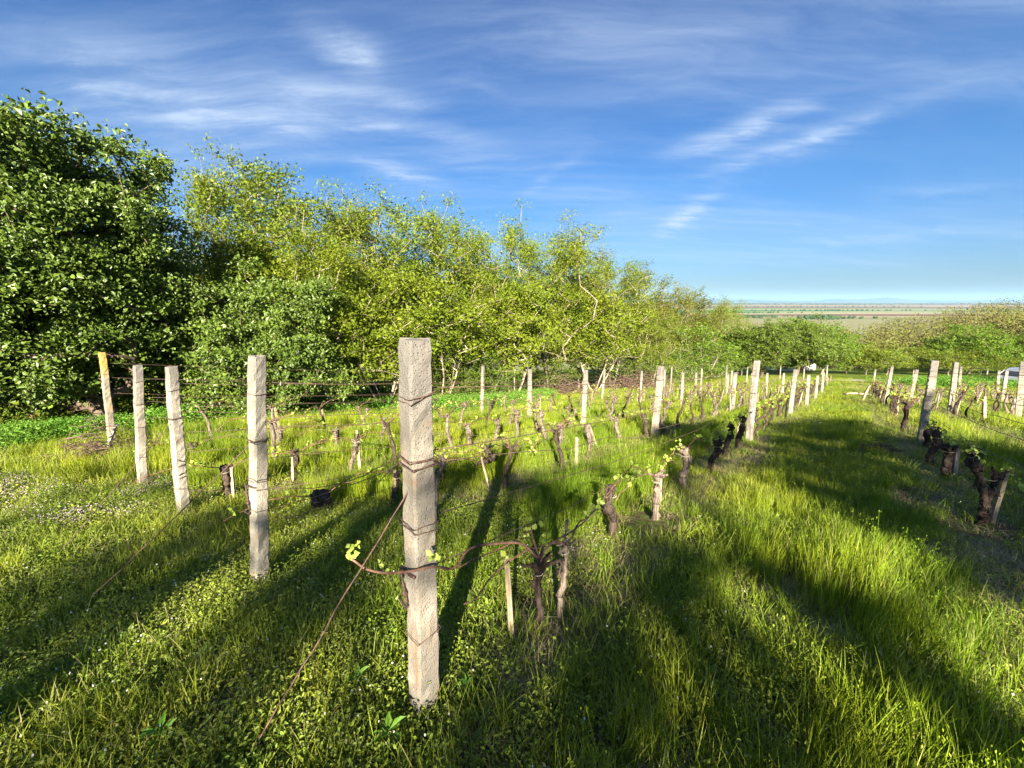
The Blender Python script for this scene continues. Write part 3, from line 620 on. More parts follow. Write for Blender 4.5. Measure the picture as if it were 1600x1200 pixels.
leftz = (gx_ < -.2)
keep = ok & inside & (wob < .62) & ~(leftz & (wob2 > .0)) & ~(~leftz & (wob2 > .55))
extra = ok & ~inside & (wob > 1.12) & (gy_ < 5.5)
# ground just behind and beside the camera is in shade as well
near = (~ok | (py > 1330)) & (gy_ < .9) & (np.abs(gx_) < 5) & (r.random(len(px)) < .35)
lit = np.zeros(len(px), bool)
for poly in LIT: lit |= inpoly(px, py, poly)
keep &= ~(lit & (wob < .35))
hd_ = np.array([math.sin(SUN_AZ), math.cos(SUN_AZ)]); wobp = r.random(len(px))
for bx_, by_, wz, hm_ in ((-.35, 1.29, .13, 1.5), (-1.70, 2.29, .12, 1.5), (-3.4, 3.67, .12, 1.5), (.02, 1.75, .07, .6)):      # gaps in the crown that let the sun reach the end posts
    ra_ = (gx_-bx_)*hd_[0]+(gy_-by_)*hd_[1]; rp_ = -(gx_-bx_)*hd_[1]+(gy_-by_)*hd_[0]; hh_ = ra_*math.tan(SUN_EL)+gz(gx_, gy_)-gz(bx_, by_)
    dap = (np.sin(hh_*9+1.2+rp_*14)+.6*np.sin(hh_*23+rp_*30)) > 1.0
    keep &= ~((np.abs(rp_) < wz) & (hh_ > -.05) & (hh_ < hm_) & (ra_ > -.1) & ~dap); near_keep = ~((np.abs(rp_) < wz) & (hh_ > -.05) & (hh_ < hm_) & (ra_ > -.1) & ~dap); extra &= near_keep
keep &= r.random(len(px)) < .8
base = Pg[keep | extra | near]
base = np.repeat(base, 2, 0)
tt = r.uniform(17, 25, len(base)); shift = r.normal(size=base.shape)*.06
Lp = base-LD*tt[:, None]+shift
split = Lp[:, 0] > 3.0
for side, nm in ((split, 'right'), (~split, 'left')):
    C = Lp[side]; lb = MB(); N = r.normal(size=C.shape); N -= LD*1.2
    lb.leaves(C, N, r.uniform(.13, .22, len(C)), .75, False, None, r.random(len(C)))
    c0 = C.mean(0); bx, by = float(c0[0]), float(c0[1]); bz = float(gz(bx, by))
    sel = C[r.choice(len(C), min(260, len(C)), False)]-np.array([bx, by, bz])
    wb = MB(); hh = max(2.5, sel[:, 2].min()-.3)
    skeleton(sel, [[np.array([0, 0, -.3+i*(hh+.3)/6]) for i in range(7)]], 3, .17, .006, .1, wb)
    root = link('shade_tree', None, None, (bx, by, bz)); tag(root, 'leafy tree standing uphill behind the photographer on the %s, shading the grass' % nm, 'tree')
    link('trunk', wb.mesh('shade_trunk', M['bark_mid'], True), root)
    o = lb.mesh('shade_crown', M['orchard_leaf']); co = np.zeros(len(o.vertices)*3, np.float32); o.vertices.foreach_get('co', co); co = co.reshape(-1, 3)-np.array([bx, by, bz], np.float32); o.vertices.foreach_set('co', co.ravel()); o.update()
    link('crown', o, root)

# ------------------------------------------------------------------ concrete posts
def post_mesh(H, wd, seed, detail=True, round_=False, m_='conc'):
    r = np.random.default_rng(seed); ns = 44 if detail else 8; e = wd/2; ch = wd*.10
    ring = np.array([(-e+ch, -e), (0, -e-.001), (e-ch, -e), (e, -e+ch), (e+.001, 0), (e, e-ch), (e-ch, e), (0, e+.001), (-e+ch, e), (-e, e-ch), (-e-.001, 0), (-e, -e+ch)]) if not round_ else np.array([(e*math.cos(t), e*math.sin(t)) for t in np.arange(12)/12*6.283])
    k = len(ring); zs = np.linspace(-.15, H, ns); V = []
    for i, z in enumerate(zs):
        s = 1+.0*z-.10*max(0, z/H)*0; tap = 1.06-.10*z/H
        off = .0022*np.array([math.sin(z*9+seed), math.cos(z*7+seed)]) if detail else 0
        rr = ring*tap*s+(r.normal(size=ring.shape)*(.0018 if detail else .001))+off*1.6
        if i >= ns-1: rr = rr*.93
        if detail and r.random() < .55:      # chipped arrises
            c_ = r.integers(0, k); rr[c_] *= r.uniform(.88, .985)
        V.append(np.c_[rr, np.full(k, z)+(r.normal(size=k)*.003 if i >= ns-2 else 0)])
    V = np.concatenate(V); V = np.vstack([V, [0, 0, H+.004]])
    i = np.arange(ns-1)[:, None]*k; j = np.arange(k)[None, :]; j2 = (j+1) % k
    q = np.stack([i+j, i+j2, i+k+j2, i+k+j], -1).reshape(-1, 4); t = [((ns-1)*k+x, (ns-1)*k+(x+1) % k, ns*k) for x in range(k)]
    return mesh('post', V, q, t, (M[m_],), False)
def tie_mesh(wd, z, seed, loops=2, tilt=.1, rad=.0022):
    r = np.random.default_rng(seed); mb = MB()
    for l in range(loops):
        e = wd/2*1.07+.003; c = [(-e, -e), (e, -e), (e, e), (-e, e)]; P = []
        zz = z+l*.008+r.normal()*.009; tl = tilt*r.uniform(.2, 1.5)+r.normal()*.06
        for s_ in range(4):
            a, b = np.array(c[s_]), np.array(c[(s_+1) % 4])
            for t in np.linspace(0, 1, 7)[:-1]:
                p = a+(b-a)*t; bow = .003*math.sin(t*math.pi); nrm = p/np.linalg.norm(p); p = p+nrm*bow; P.append((p[0], p[1], zz+tl*p[0]+.006*math.sin(s_*2.1+t*2+l)+r.normal()*.001))
        P.append(P[0]); mb.tube(P, rad, 5, cap=False)
    for q in range(2):     # twisted tail on the row side
        P = [np.array([e, e*.4, z+q*.006])]
        for s_ in range(7): P.append(P[-1]+np.array([.007, .009, 0])+r.normal(size=3)*.006)
        mb.tube(P, rad*.9, 4)
    return mb.mesh('wire_tie', M['wire'], True)
ORD = ['first', 'second', 'third', 'fourth', 'fifth', 'sixth', 'seventh', 'eighth', 'ninth', 'tenth', 'eleventh', 'twelfth', 'thirteenth', 'fourteenth']
# name: top px, base px, width, material, label
PO = {
 'A0': (648, 530, 664, 1112, .092, 'conc0', 'tall nearest concrete post, stained and bound with wire, at the centre of the photo'),
 'B0': (401, 556, 406, 912, .078, 'conc2', 'concrete end post left of the central one, with bent iron hook and wires'),
 'C0': (267, 573, 287, 803, .085, 'conc2', 'leaning concrete end post, third from the left'),
 'D0': (215, 571, 223, 758, .085, 'conc2', 'concrete end post, second from the left'),
 'E0': (160, 551, 176, 695, .085, 'conc3', 'leftmost leaning post with orange lichen on top'),
 'A1': (1183, 563.5, 1170, 688, .10, 'old_post', 'dark grey weathered wooden post in the nearest vine row'),
 'A2': (1243, 577.5, 1234, 650, .10, 'conc2', 'pale post beyond the dark grey one at the edge of the grass lane'),
 'A3': (1263.7, 586, 1260, 635, .10, 'conc', 'dull post, third along the grass lane after the nearest one'),
 'A4': (1277.7, 587, 1274, 625, .10, 'conc2', 'small pale post, fourth along the left edge of the grass lane'),
 'A5': (1287, 581, 1284, 614, .10, 'conc2', 'small pale post second from the far end of the nearest row'),
 'A6': (1293, 570.5, 1291, 597, .10, 'conc2', 'farthest pale post ending the nearest row at the grass lane'),
 'B1': (1033, 572, 1022, 683, .11, 'conc', 'grey brown post halfway between the central post and the dark grey one'),
 'B2': (1149, 582, 1144, 642, .10, 'conc2', 'pale post just left of the dark grey one'),
 'B3': (1199, 583, 1196, 625, .09, 'conc', 'thin post tangled with canes right of the dark grey one'),
 'B4': (1225, 583, 1222, 618, .10, 'conc2', 'pale small post between the tangled one and the grass lane posts'),
 'C1': (915.5, 578, 911, 670, .085, 'conc2', 'pale straight post, third thin one right of the central post'),
 'C2': (1067.5, 582, 1064, 640, .085, 'conc2', 'pale short post just right of the grey brown one'),
 'C3': (1137.6, 584, 1135, 623, .09, 'conc', 'short post in a tight bunch left of the dark grey post'),
 'D1': (828, 577, 827, 662, .085, 'conc2', 'pale straight post, second thin one right of the central post'),
 'E1': (754.5, 572.5, 753, 655, .075, 'conc2', 'pale straight post, first thin one right of the central post'),
 'F1': (945, 577, 940, 630, .07, 'conc2', 'thin pale post just beyond the third thin one, near the brush pile'),
 'F2': (1003, 579.5, 1000, 632, .075, 'conc2', 'thin pale post left of the grey brown one at the brush pile end'),
 'F3': (1039, 577, 1037, 625, .075, 'conc2', 'thin pale post close behind the grey brown one'),
 'F4': (1050, 573, 1047, 618, .06, 'old_post', 'very thin grey post just right of the grey brown one'),
 'F5': (1088, 582, 1086, 622, .085, 'conc2', 'pale post, left one of a pair halfway to the dark grey post'),
 'F6': (1097, 576, 1094, 620, .07, 'old_post', 'grey wooden post, right one of a pair halfway to the dark grey post'),
 'F7': (1136, 570, 1134, 605, .07, 'conc2', 'tall pale thin post rising above the tight bunch'),
 'F8': (1160, 568, 1158.6, 588, .08, 'conc2', 'tiny far post seen just left of the dark grey one'),
 'F9': (1168.5, 573, 1166, 602, .08, 'conc2', 'small far post touching the left side of the dark grey one'),
 'G1': (1190, 569, 1189, 589, .08, 'conc2', 'tiny far post just right of the dark grey one'),
 'G2': (1220, 572, 1218.6, 592, .08, 'conc2', 'tiny far post left of the orchard tree trunk'),
 'G3': (1256.7, 576, 1255.5, 594, .08, 'conc2', 'tiny far post right of the orchard tree trunk'),
 'G4': (1175, 583, 1173, 614, .07, 'conc', 'small post half hidden behind the dark grey one'),
 'G5': (1144, 579, 1141, 620, .07, 'old_post', 'dark thin post in the bunch left of the dark grey post'),
 'R1': (1461, 563.5, 1437, 697, .105, 'conc', 'big grey leaning post in the row right of the grass lane'),
 'R2': (1394, 573, 1383, 632, .10, 'conc2', 'pale leaning post second from the near end right of the grass lane'),
 'R3': (1368, 577.5, 1363, 612, .09, 'conc', 'small brownish post near the leaning stake right of the grass lane'),
 'S0': (1494, 566, 1484, 644, .12, 'conc2', 'thick pale post right of the big grey leaning one'),
 'S1': (1433, 577.5, 1422, 627, .11, 'conc2', 'pale blotchy post left of the big grey leaning one'),
 'S2': (1502, 573, 1496, 622, .09, 'conc2', 'thinner pale post close behind the thick pale one'),
 'T1': (1561, 579, 1556, 625, .10, 'conc2', 'pale post, left one of the pair before the car'),
 'T2': (1573, 579, 1565, 630, .10, 'conc2', 'pale post, right one of the pair before the car'),
 'T0': (1599, 565, 1590, 655, .12, 'conc2', 'thick pale post cut by the right edge of the photo'),
 'U1': (1534, 574, 1532, 587, .10, 'conc2', 'tiny white post at the dirt track, left one of two'),
 'U2': (1544, 573, 1542, 586, .10, 'conc2', 'tiny white post at the dirt track, right one of two'),
 'U3': (1428, 578, 1425, 600, .07, 'conc', 'tiny post behind the blotchy pale one')}
PB = {}
yaw0 = math.radians(24)
simple = {}
for i, (k, (tx_, ty_, bx, by, wd, mt, lb)) in enumerate(PO.items()):
    b = hit(bx, by); rt_ = ray(tx_, ty_); hb = math.hypot(b[0], b[1]); t = rt_/math.hypot(rt_[0], rt_[1])*hb
    ax = t-b; H = float(np.linalg.norm(ax))
    near_ = hb < 12
    me = post_mesh(H, wd, i+5, near_, False, mt)
    root = link('vineyard_post', None, None, tuple(b))
    q = Vector((0, 0, 1)).rotation_difference(Vector(ax.tolist())); yaw = math.radians({'A0': 43, 'B0': 64, 'C0': 62, 'D0': 58, 'E0': 60}.get(k, 49+rng.uniform(-12, 12)))
    root.rotation_euler = (q @ Matrix.Rotation(yaw, 3, 'Z').to_quaternion()).to_euler()
    tag(root, lb, 'post', 'posts carrying the vineyard wires'); link('shaft', me, root)
    PB[k] = (b, t, H, root, wd)
    if near_ or hb < 20:
        for z_, lp in {'A0': ((1.335, 2), (1.10, 4), (.86, 2), (.40, 1)), 'B0': ((1.27, 1), (.98, 3), (.72, 2), (.52, 1)), 'C0': ((1.27, 1), (.98, 3)), 'D0': ((1.3, 1), (1.02, 2), (.75, 1), (.35, 1)), 'E0': ((1.25, 1),)}.get(k, ((H*.82, 1), (H*.6, 2), (H*.45, 1))):
            link('wire_tie', tie_mesh(wd, z_, i*7+int(z_*10), lp, rng.uniform(-.25, .25), .0018 if k[1] == '0' else .0026), root)
def iron_hook(root, wd, z0, h, flip=1):
    mb = MB(); e = wd/2*1.03+.008
    P = [(-e+.002, -e*.9, z0+h), (-e-.004, -e*.5, z0+h), (-e-.006, e*.75, z0+h), (-e-.006, e*.8, z0+h-.025), (-e-.006, e*.45, z0+h*.55), (-e-.004, e*.25, z0+h*.3), (-e-.004, e*.1, z0+.02), (-e-.004, e*.3, z0), (-e-.002, e*1.35, z0+.010)]
    P = [np.array(p) for p in P]; D = []
    for a, b in zip(P[:-1], P[1:]):
        for t in np.linspace(0, 1, 4)[:-1]: D.append(a+(b-a)*t)
    D.append(P[-1]); mb.tube(D, .0055, 8)
    mb.blob((-e-.008, e*.25, z0+h*.42), (.011, .009, .013), 3, 8)
    link('hook', mb.mesh('hook', M['iron'], True), root)
iron_hook(PB['A0'][3], .092, .515, .17)
iron_hook(PB['B0'][3], .078, .50, .19)
mb = MB(); e = .085/2*1.05
for z_, d_ in ((.56, 1), (.44, -1)):
    mb.tube([(-.03, -e-.003, z_+.02*d_), (-.01, -e-.012, z_), (.02, -e-.012, z_-.005), (.034, -e-.003, z_+.02)], .004, 6); mb.tube([(-.035, -e-.006, z_-.05), (.03, -e-.006, z_-.04)], .004, 6)
link('hook', mb.mesh('hook', M['iron'], True), PB['C0'][3])

# ------------------------------------------------------------------ trellis wires, one object per strand
def strand(path, rad, label, name='trellis_wire', sag=.02, kink=.004, group='wires strung along the vine rows', mtl='wire', cat='wire', seg=16):
    r = np.random.default_rng(abs(hash(label)) % 1000 if False else len(label)*7+int(path[0][0]*10) % 97); D = []
    for a, b in zip(path[:-1], path[1:]):
        a = np.array(a, float); b = np.array(b, float)
        for t in np.linspace(0, 1, seg+1)[:-1]:
            p = a+(b-a)*t; p[2] -= sag*4*t*(1-t)*np.linalg.norm(b-a)/7; D.append(p+r.normal(size=3)*kink*(0 < t < 1))
    D.append(np.array(path[-1], float)); D = np.array(D); o0 = D[0].copy(); mb = MB(); mb.tube(D-o0, rad, 5)
    o = link(name, mb.mesh(name, M[mtl], True), None, tuple(o0)); tag(o, label, cat, group); return o
rows = {'A': (['A0', 'A1', 'A2', 'A3', 'A4', 'A5', 'A6'], 'the nearest row, which starts at the central post'),
        'B': (['B0', 'B1', 'B2', 'B3', 'B4'], 'the row starting at the post left of the central one'),
        'C': (['C0', 'C1', 'C2', 'C3'], 'the row starting at the third post from the left'),
        'D': (['D0', 'D1', 'F2', 'F5'], 'the row starting at the second post from the left'),
        'E': (['E0', 'E1', 'F1', 'F3'], 'the row starting at the leftmost lichened post'),
        'R': (['R1', 'R2', 'R3'], 'the first row right of the grass lane'),
        'S': (['S0', 'S1', 'U3'], 'the second row right of the grass lane'),
        'T': (['T0', 'S2'], 'the third row right of the grass lane'), 'V': (['T2', 'T1'], 'the short stretch before the car')}
DIR = np.array([.652, .758, -.137]); 
for rk, (ks, desc) in rows.items():
    for hi_, (fr, nm) in enumerate(((.885, 'topmost wire'), (.73, 'upper middle wire'), (.70, 'slack doubled middle wire'), (.56, 'lower middle wire'), (.42, 'lowest wire'))):
        if rk in 'ESTV' and hi_ in (2, 4): continue
        pth = [PB[k][0]+(PB[k][1]-PB[k][0])*fr*(1.53/max(PB[k][2], .5) if False else 1) for k in ks]
        if rk in 'RST': pth = [pth[0]-DIR*7.5]+pth
        off = np.array([.045, .05, 0]); pth = [p+off*(0 if i else 1) for i, p in enumerate(pth)]
        strand(pth, .0032 if rk in 'RSTV' else .0021, nm+' of '+desc, sag=[.03, .05, .16, .10, .08][hi_]+rng.uniform(0, .04), kink=.004 if hi_ != 2 else .012)
strand([hit(385, 1200)+[0, 0, .0], np.array(PB['A0'][0])+(PB['A0'][1]-PB['A0'][0])*.715+[.03, .0, 0]], .0035, 'twisted stay wire running from the central post down to the bottom left', 'stay_wire', 0, .004, 'stay wires anchoring the end posts')
bb = PB['B0']; strand([hit(118, 962), bb[0]+(bb[1]-bb[0])*.66], .0032, 'stay wire from the post left of the central one down into the shaded grass', 'stay_wire', 0, .003, 'stay wires anchoring the end posts')
bb = PB['C0']; strand([hit(85, 875), bb[0]+(bb[1]-bb[0])*.66], .003, 'stay wire from the third post from the left crossing the weeds', 'stay_wire', 0, .003, 'stay wires anchoring the end posts')
bb = PB['D0']; strand([hit(140, 735), bb[0]+(bb[1]-bb[0])*.66], .003, 'short stay wire from the second post from the left to the brush heap', 'stay_wire', 0, .003, 'stay wires anchoring the end posts')
def at(px, py, y): 
    r_ = ray(px, py); return r_/r_[1]*y
strand([at(640, 703, 1.32), at(600, 728, 1.5), at(545, 752, 1.75), at(490, 763, 2.0), at(425, 763, 2.2), at(398, 767, 2.2), at(330, 768, 2.9), at(262, 764, 3.5)], .0022, 'loose wire looping from the central post past the hooked post to the left', 'loose_wire', 0, .003, 'loose wires between the end posts', seg=4)
strand([at(642, 712, 1.33), at(590, 742, 1.6), at(520, 768, 2.0), at(470, 782, 2.2), at(425, 795, 2.28)], .0020, 'lower loose wire hanging between the central post and the hooked post', 'loose_wire', 0, .003, 'loose wires between the end posts', seg=4)
strand([at(425, 816, 2.28), at(480, 800, 2.5), at(560, 778, 2.9), at(640, 752, 3.4)], .002, 'loose wire leaving the hooked post to the right through the grass', 'loose_wire', 0, .003, 'loose wires between the end posts', seg=4)

# ------------------------------------------------------------------ vines
def vine_meshes(seed, H=.62, thick=.045, fork=0, bark='vine_bark', lean=.1, shoots=3, canes=2, det=True):
    r = np.random.default_rng(seed); tb = MB(); a = r.uniform(0, 6.28); k = 12 if det else 7
    def limb(p0, p1, r0, r1, n_=9, wig=.018):
        P = []; ph = r.uniform(0, 6, 3)
        for i in range(n_):
            t = i/(n_-1); P.append(np.array(p0)+(np.array(p1)-np.array(p0))*t+wig*math.sin(t*math.pi)*np.array([math.sin(t*5+ph[0]), math.sin(t*6+ph[1]), 0])*2)
        R = np.array([r0+(r1-r0)*i/(n_-1) for i in range(n_)])*(1+.16*r.normal(size=n_)); tb.tube(P, R, k, rough=.10); return P[-1]
    top = np.array([math.cos(a)*lean, math.sin(a)*lean, H])
    if fork:
        mid = top*.5; limb((0, 0, -.08), mid, thick*1.15, thick*.9); limb(mid*.96, top+[-.09, .0, -.02], thick*.85, thick*.62); limb(mid*.9, top+[.13, .03, .05], thick*.8, thick*.65)
        heads = [top+[-.09, 0, 0], top+[.13, .03, .05]]
    else:
        limb((0, 0, -.08), top, thick*1.2, thick*.8); heads = [top]
    for h in heads:
        tb.blob(h, (thick*1.15, thick*1.05, thick*1.2), seed, 10, .22)
        for q in range(4):
            d = r.normal(size=3)*.6; d[2] = abs(d[2])*.5+.1; d /= np.linalg.norm(d); e_ = h+d*r.uniform(.06, .13); limb(h, e_, thick*.5, thick*.28, 5, .008)
    cb = MB(); tips = []
    for q in range(canes):
        s = 1 if q % 2 == 0 else -1; h = heads[q % len(heads)]; L = r.uniform(.45, .95)
        P = [h+np.array([DIR[0]*s*L*t, DIR[1]*s*L*t, .13*math.sin(t*math.pi*.9)-.10*t*t+r.normal()*.006-DIR[2]*-s*L*t])+r.normal(size=3)*.008 for t in np.linspace(0, 1, 10)]
        cb.tube(P, np.linspace(.0065, .0035, 10), 6); tips += P[2:]
    for q in range(shoots):
        h = heads[q % len(heads)]; e_ = h+np.array([r.normal()*.1, r.normal()*.1, r.uniform(.08, .22)]); cb.tube([h, (h+e_)/2+r.normal(size=3)*.01, e_], [.005, .004, .0025], 5); tips.append(e_)
    lb = MB(); idx = r.choice(len(tips), min(len(tips), 5 if shoots > 1 else 3), False)
    for i_ in idx:
        n_ = 5; C = np.array(tips[i_])+r.normal(size=(n_, 3))*.022+[0, 0, .02]; lb.leaves(C, r.normal(size=(n_, 3))+[0, -.5, .8], r.uniform(.025, .055, n_), .8, True, None, r.random(n_))
    return tb.mesh('vine_trunk', M[bark], True), cb.mesh('vine_cane', M['cane'], True), lb.mesh('vine_leaves', M['vine_leaf'])
VT = [vine_meshes(101, .60, .026), vine_meshes(102, .62, .029, 1), vine_meshes(103, .55, .034, 0, 'vine_bark', .15), vine_meshes(104, .64, .030, 0, 'vine_bark_grey', .12), vine_meshes(105, .58, .036, 1, 'vine_bark_grey', .05), vine_meshes(106, .6, .028, 0, 'vine_bark_grey', .2), vine_meshes(107, .56, .036, 0, 'vine_bark', .22)]
DARKV = (0, 1, 2, 6); GREYV = (3, 4, 5, 0)
def vine(pos, tpl, rz, sc, label, group):
    root = link('grapevine', None, None, tuple(pos)); root.rotation_euler = (0, 0, rz); root.scale = (sc, sc, sc) if not hasattr(sc, '__len__') else sc; tag(root, label, 'vine', group)
    link('trunk', tpl[0], root); link('cane', tpl[1], root); link('leaves', tpl[2], root); return root
def stake(b, t, wd, label, name='wooden_stake'):
    b = np.array(b, float); t = np.array(t, float); L = np.linalg.norm(t-b); r = np.random.default_rng(int(L*1000)); mb = MB()
    e = wd/2; ns = 7; ring = np.array([(-e, -e*.7), (e*.9, -e*.8), (e, e*.6), (e*.2, e), (-e*.8, e*.7)]); V = []
    for i in range(ns): V.append(np.c_[ring*(1-.15*i/(ns-1))*(1+r.normal(size=ring.shape)*.06), np.full(5, -.08+(L+.08)*i/(ns-1))])
    V[-1][:, 2] += r.normal(size=5)*.012; V = np.vstack(V+[np.array([[0, 0, L-.004]])]); i = np.arange(ns-1)[:, None]*5; j = np.arange(5)[None, :]; q = np.stack([i+j, i+(j+1) % 5, i+5+(j+1) % 5, i+5+j], -1).reshape(-1, 4)
    me = mesh('stake', V, q, [((ns-1)*5+x, (ns-1)*5+(x+1) % 5, ns*5) for x in range(5)], (M['stake'],)); o = link(name, me, None, tuple(b))
    o.rotation_euler = Vector((0, 0, 1)).rotation_difference(Vector((t-b).tolist())).to_euler(); tag(o, label, 'stake', 'stakes beside the vines'); return o
def up(px, py, tx_, ty_):          # base on the ground at (px,py), top seen at (tx_,ty_)
    b = hit(px, py); r_ = ray(tx_, ty_); return b, r_/math.hypot(r_[0], r_[1])*math.hypot(b[0], b[1])
GR = 'old grapevines standing in rows'; VP = []
def vine_px(bx, by, tx_, ty_, label, kind, thick, fork=0, st=None, seed=1, curve=0.0, shoots=2, canes=2, head=1.0, tws=1.0):
    """a vine with its own trunk: base pixel -> head pixel"""
    b, t = up(bx, by, tx_, ty_); VP.append(b[:2]); r = np.random.default_rng(seed); root = link('grapevine', None, None, tuple(b)); tag(root, label, 'vine', GR)
    v = t-b; tb = MB(); n_ = 15; side = np.array([1, 0, 0])*curve
    def limb(p0, p1, r0, r1, n_=n_, cv=0.):
        P = [np.array(p0)+(np.array(p1)-np.array(p0))*s+np.array([cv, 0, 0])*math.sin(s*math.pi)+r.normal(size=3)*.004 for s in np.linspace(0, 1, n_)]
        tb.tube(P, (np.linspace(r0, r1, n_))*(1+.10*r.normal(size=n_)), 14, rough=.09)
    if fork:
        m_ = v*.42; limb((0, 0, -.08), m_, thick*1.1, thick*.95); limb(m_*.95, v+[-.13, 0, .06], thick*.8, thick*.7); limb(m_*.95, v+[.06, 0, -.02], thick*.8, thick*.55); hd = [v+[-.13, 0, .06], v+[.06, 0, -.02]]
    else: tw_ = r.normal(size=3)*[.035, .035, 0]*tws; m1_ = v*.38+tw_; m2_ = v*.72-tw_*.8; limb((0, 0, -.08), m1_, thick*1.25, thick*.85, 8, curve*.6); limb(m1_*.97, m2_, thick*.88, thick*.95, 7, curve*.5); limb(m2_*.98, v, thick*.92, thick*.8, 6, curve*.2); tb.blob(m2_, (thick*1.1, thick*1.05, thick*1.3), seed+3, 10, .25); hd = [v]
    for q in range(9):
        t_ = r.uniform(.1, .95); tb.tube([v*t_+r.normal(size=3)*thick*.7, v*min(1, t_+.12)+r.normal(size=3)*thick*.75, v*min(1, t_+.25)+r.normal(size=3)*thick*.9], [.004, .006, .002], 5)
    for h in hd:
        tb.blob(h, (thick*1.2*head, thick*1.1*head, thick*1.15*head), seed, 12, .25)
        for q in range(5):
            d = r.normal(size=3)*.7; d[2] = abs(d[2])*.6+.05; d /= np.linalg.norm(d); e_ = h+d*r.uniform(.05, .11)*head; limb(h, e_, thick*.42*head, thick*.25, 5)
    link('trunk', tb.mesh('vine_trunk', M[kind], True), root)
    if canes:
        for q in range(canes):
            s = 1 if q % 2 == 0 else -1; h = hd[q % len(hd)]; L = r.uniform(.5, .9); cb = MB()
            P = [h+np.array([DIR[0]*s*L*t_, DIR[1]*s*L*t_, DIR[2]*s*L*t_+.10*math.sin(t_*math.pi)])+r.normal(size=3)*.006 for t_ in np.linspace(0, 1, 12)]
            cb.tube(P, np.linspace(.006, .0032, 12), 6); c_ = link('cane', cb.mesh('cane', M['cane'], True), root)
            lb = MB()
            for i_ in r.choice(10, 3, False)+2:
                C = P[i_]+r.normal(size=(5, 3))*.018+[0, 0, .025]; lb.leaves(C, r.normal(size=(5, 3))+[0, -.6, .6], r.uniform(.022, .05, 5), .8, True, None, r.random(5))
            link('leaves', lb.mesh('leaves', M['vine_leaf']), c_)
    tw = MB(); P = [v*.86+np.array([math.cos(x)*thick*1.25, math.sin(x)*thick*1.25, .004*x]) for x in np.linspace(0, 6.2, 14)]; tw.tube(P, .0018, 5); link('twine', tw.mesh('twine', M['twine']), root)
    if st: bs, ts = up(*st[:4]); stake(bs, ts, st[4], st[5])
    return root, hd
# first vine beside the central post, with its long cane reaching left through the iron hook
root, hd = vine_px(838, 985, 842, 886, 'first vine of the nearest row, dark knot head with long cane to the central post', 'vine_bark', .021, seed=3, canes=0, head=1.5, tws=.2)
b0 = np.array(root.location)
def cane_path(pts, rad0, rad1, root, leaves=(), nm='cane'):
    P = np.array([at(*p) for p in pts])-b0; D = []
    for i in range(len(P)-1):
        for t in np.linspace(0, 1, 6)[:-1]:
            p0 = P[max(i-1, 0)]; p1 = P[i]; p2 = P[i+1]; p3 = P[min(i+2, len(P)-1)]
            D.append(.5*((2*p1)+(-p0+p2)*t+(2*p0-5*p1+4*p2-p3)*t*t+(-p0+3*p1-3*p2+p3)*t**3))
    D.append(P[-1]); cb = MB(); cb.tube(D, np.linspace(rad0, rad1, len(D)), 8); o = link(nm, cb.mesh(nm, M['cane'], True), root)
    lb = MB(); r = np.random.default_rng(4)
    for (x, y, d, n_, s_) in leaves:
        c = at(x, y, d)-b0; lb.leaves(c+r.normal(size=(n_, 3))*s_*.55, r.normal(size=(n_, 3))*.6+[0, -1, .5], r.uniform(.7, 1.2, n_)*s_, .85, True, None, r.random(n_))
    if leaves: link('leaves', lb.mesh('leaves', M['vine_leaf']), o)
dA = float(PB['A0'][0][1])-.06
cane_path([(840, 872, 1.62), (815, 850, 1.60), (780, 849, 1.55), (735, 857, 1.48), (715, 882, 1.42), (700, 890, 1.38), (688, 886, 1.33)], .006, .0045, root)
cane_path([(700, 888, 1.38), (672, 886, dA), (640, 893, dA-.02), (600, 895, dA), (572, 889, dA+.03), (556, 878, dA+.05), (541, 868, dA+.06)], .0050, .0042, root, [(549, 862, dA+.05, 9, .026), (553, 850, dA+.05, 6, .018), (672, 876, dA-.03, 5, .026), (595, 880, 1.6, 5, .024)])
cane_path([(845, 878, 1.62), (858, 852, 1.7), (905, 822, 1.9), (935, 790, 2.2), (970, 745, 2.6)], .005, .003, root, [(925, 800, 2.1, 6, .03)])
cane_path([(843, 872, 1.62), (832, 838, 1.66), (830, 820, 1.68)], .005, .003, root, [(832, 818, 1.68, 6, .03)])
cane_path([(715, 888, 1.42), (745, 872, 1.47), (800, 848, 1.6), (850, 812, 1.8)], .003, .0022, root, [(822, 832, 1.7, 4, .02)])
bs, ts = up(800, 1003, 792, 872); stake(bs, ts, .030, 'pale split stake beside the first vine near the central post')
vine_px(870, 972, 884, 850, 'second vine of the nearest row, thin pale curved trunk on bare earth', 'vine_bark_grey', .018, seed=5, curve=.03, tws=.3, st=(878, 930, 886, 812, .026, 'yellowish thin stake at the second vine of the nearest row'))
vine_px(957, 850, 953, 765, 'third vine of the nearest row, thick reddish brown straight stump', 'vine_bark', .038, seed=6, canes=1, head=.95)
vine_px(1024, 812, 1027, 745, 'fourth vine of the nearest row, pale foot and dark pointed head', 'vine_bark_grey', .034, seed=7, st=(1030, 790, 1033, 728, .03, 'dark stake behind the fourth vine of the nearest row'))
vine_px(1072, 766, 1070, 705, 'fifth vine of the nearest row, stout grey stump bound with twine', 'vine_bark_grey', .040, seed=8)
vine_px(1109, 738, 1122, 692, 'sixth vine of the nearest row, dark stump leaning right', 'vine_bark', .042, seed=9)
vine_px(1133, 716, 1142, 668, 'seventh vine of the nearest row, black leaning stump before the dark grey post', 'vine_bark', .045, seed=10, shoots=3)
vine_px(1152, 705, 1161, 655, 'eighth vine of the nearest row, black stump touching the dark grey post', 'vine_bark', .045, seed=12)
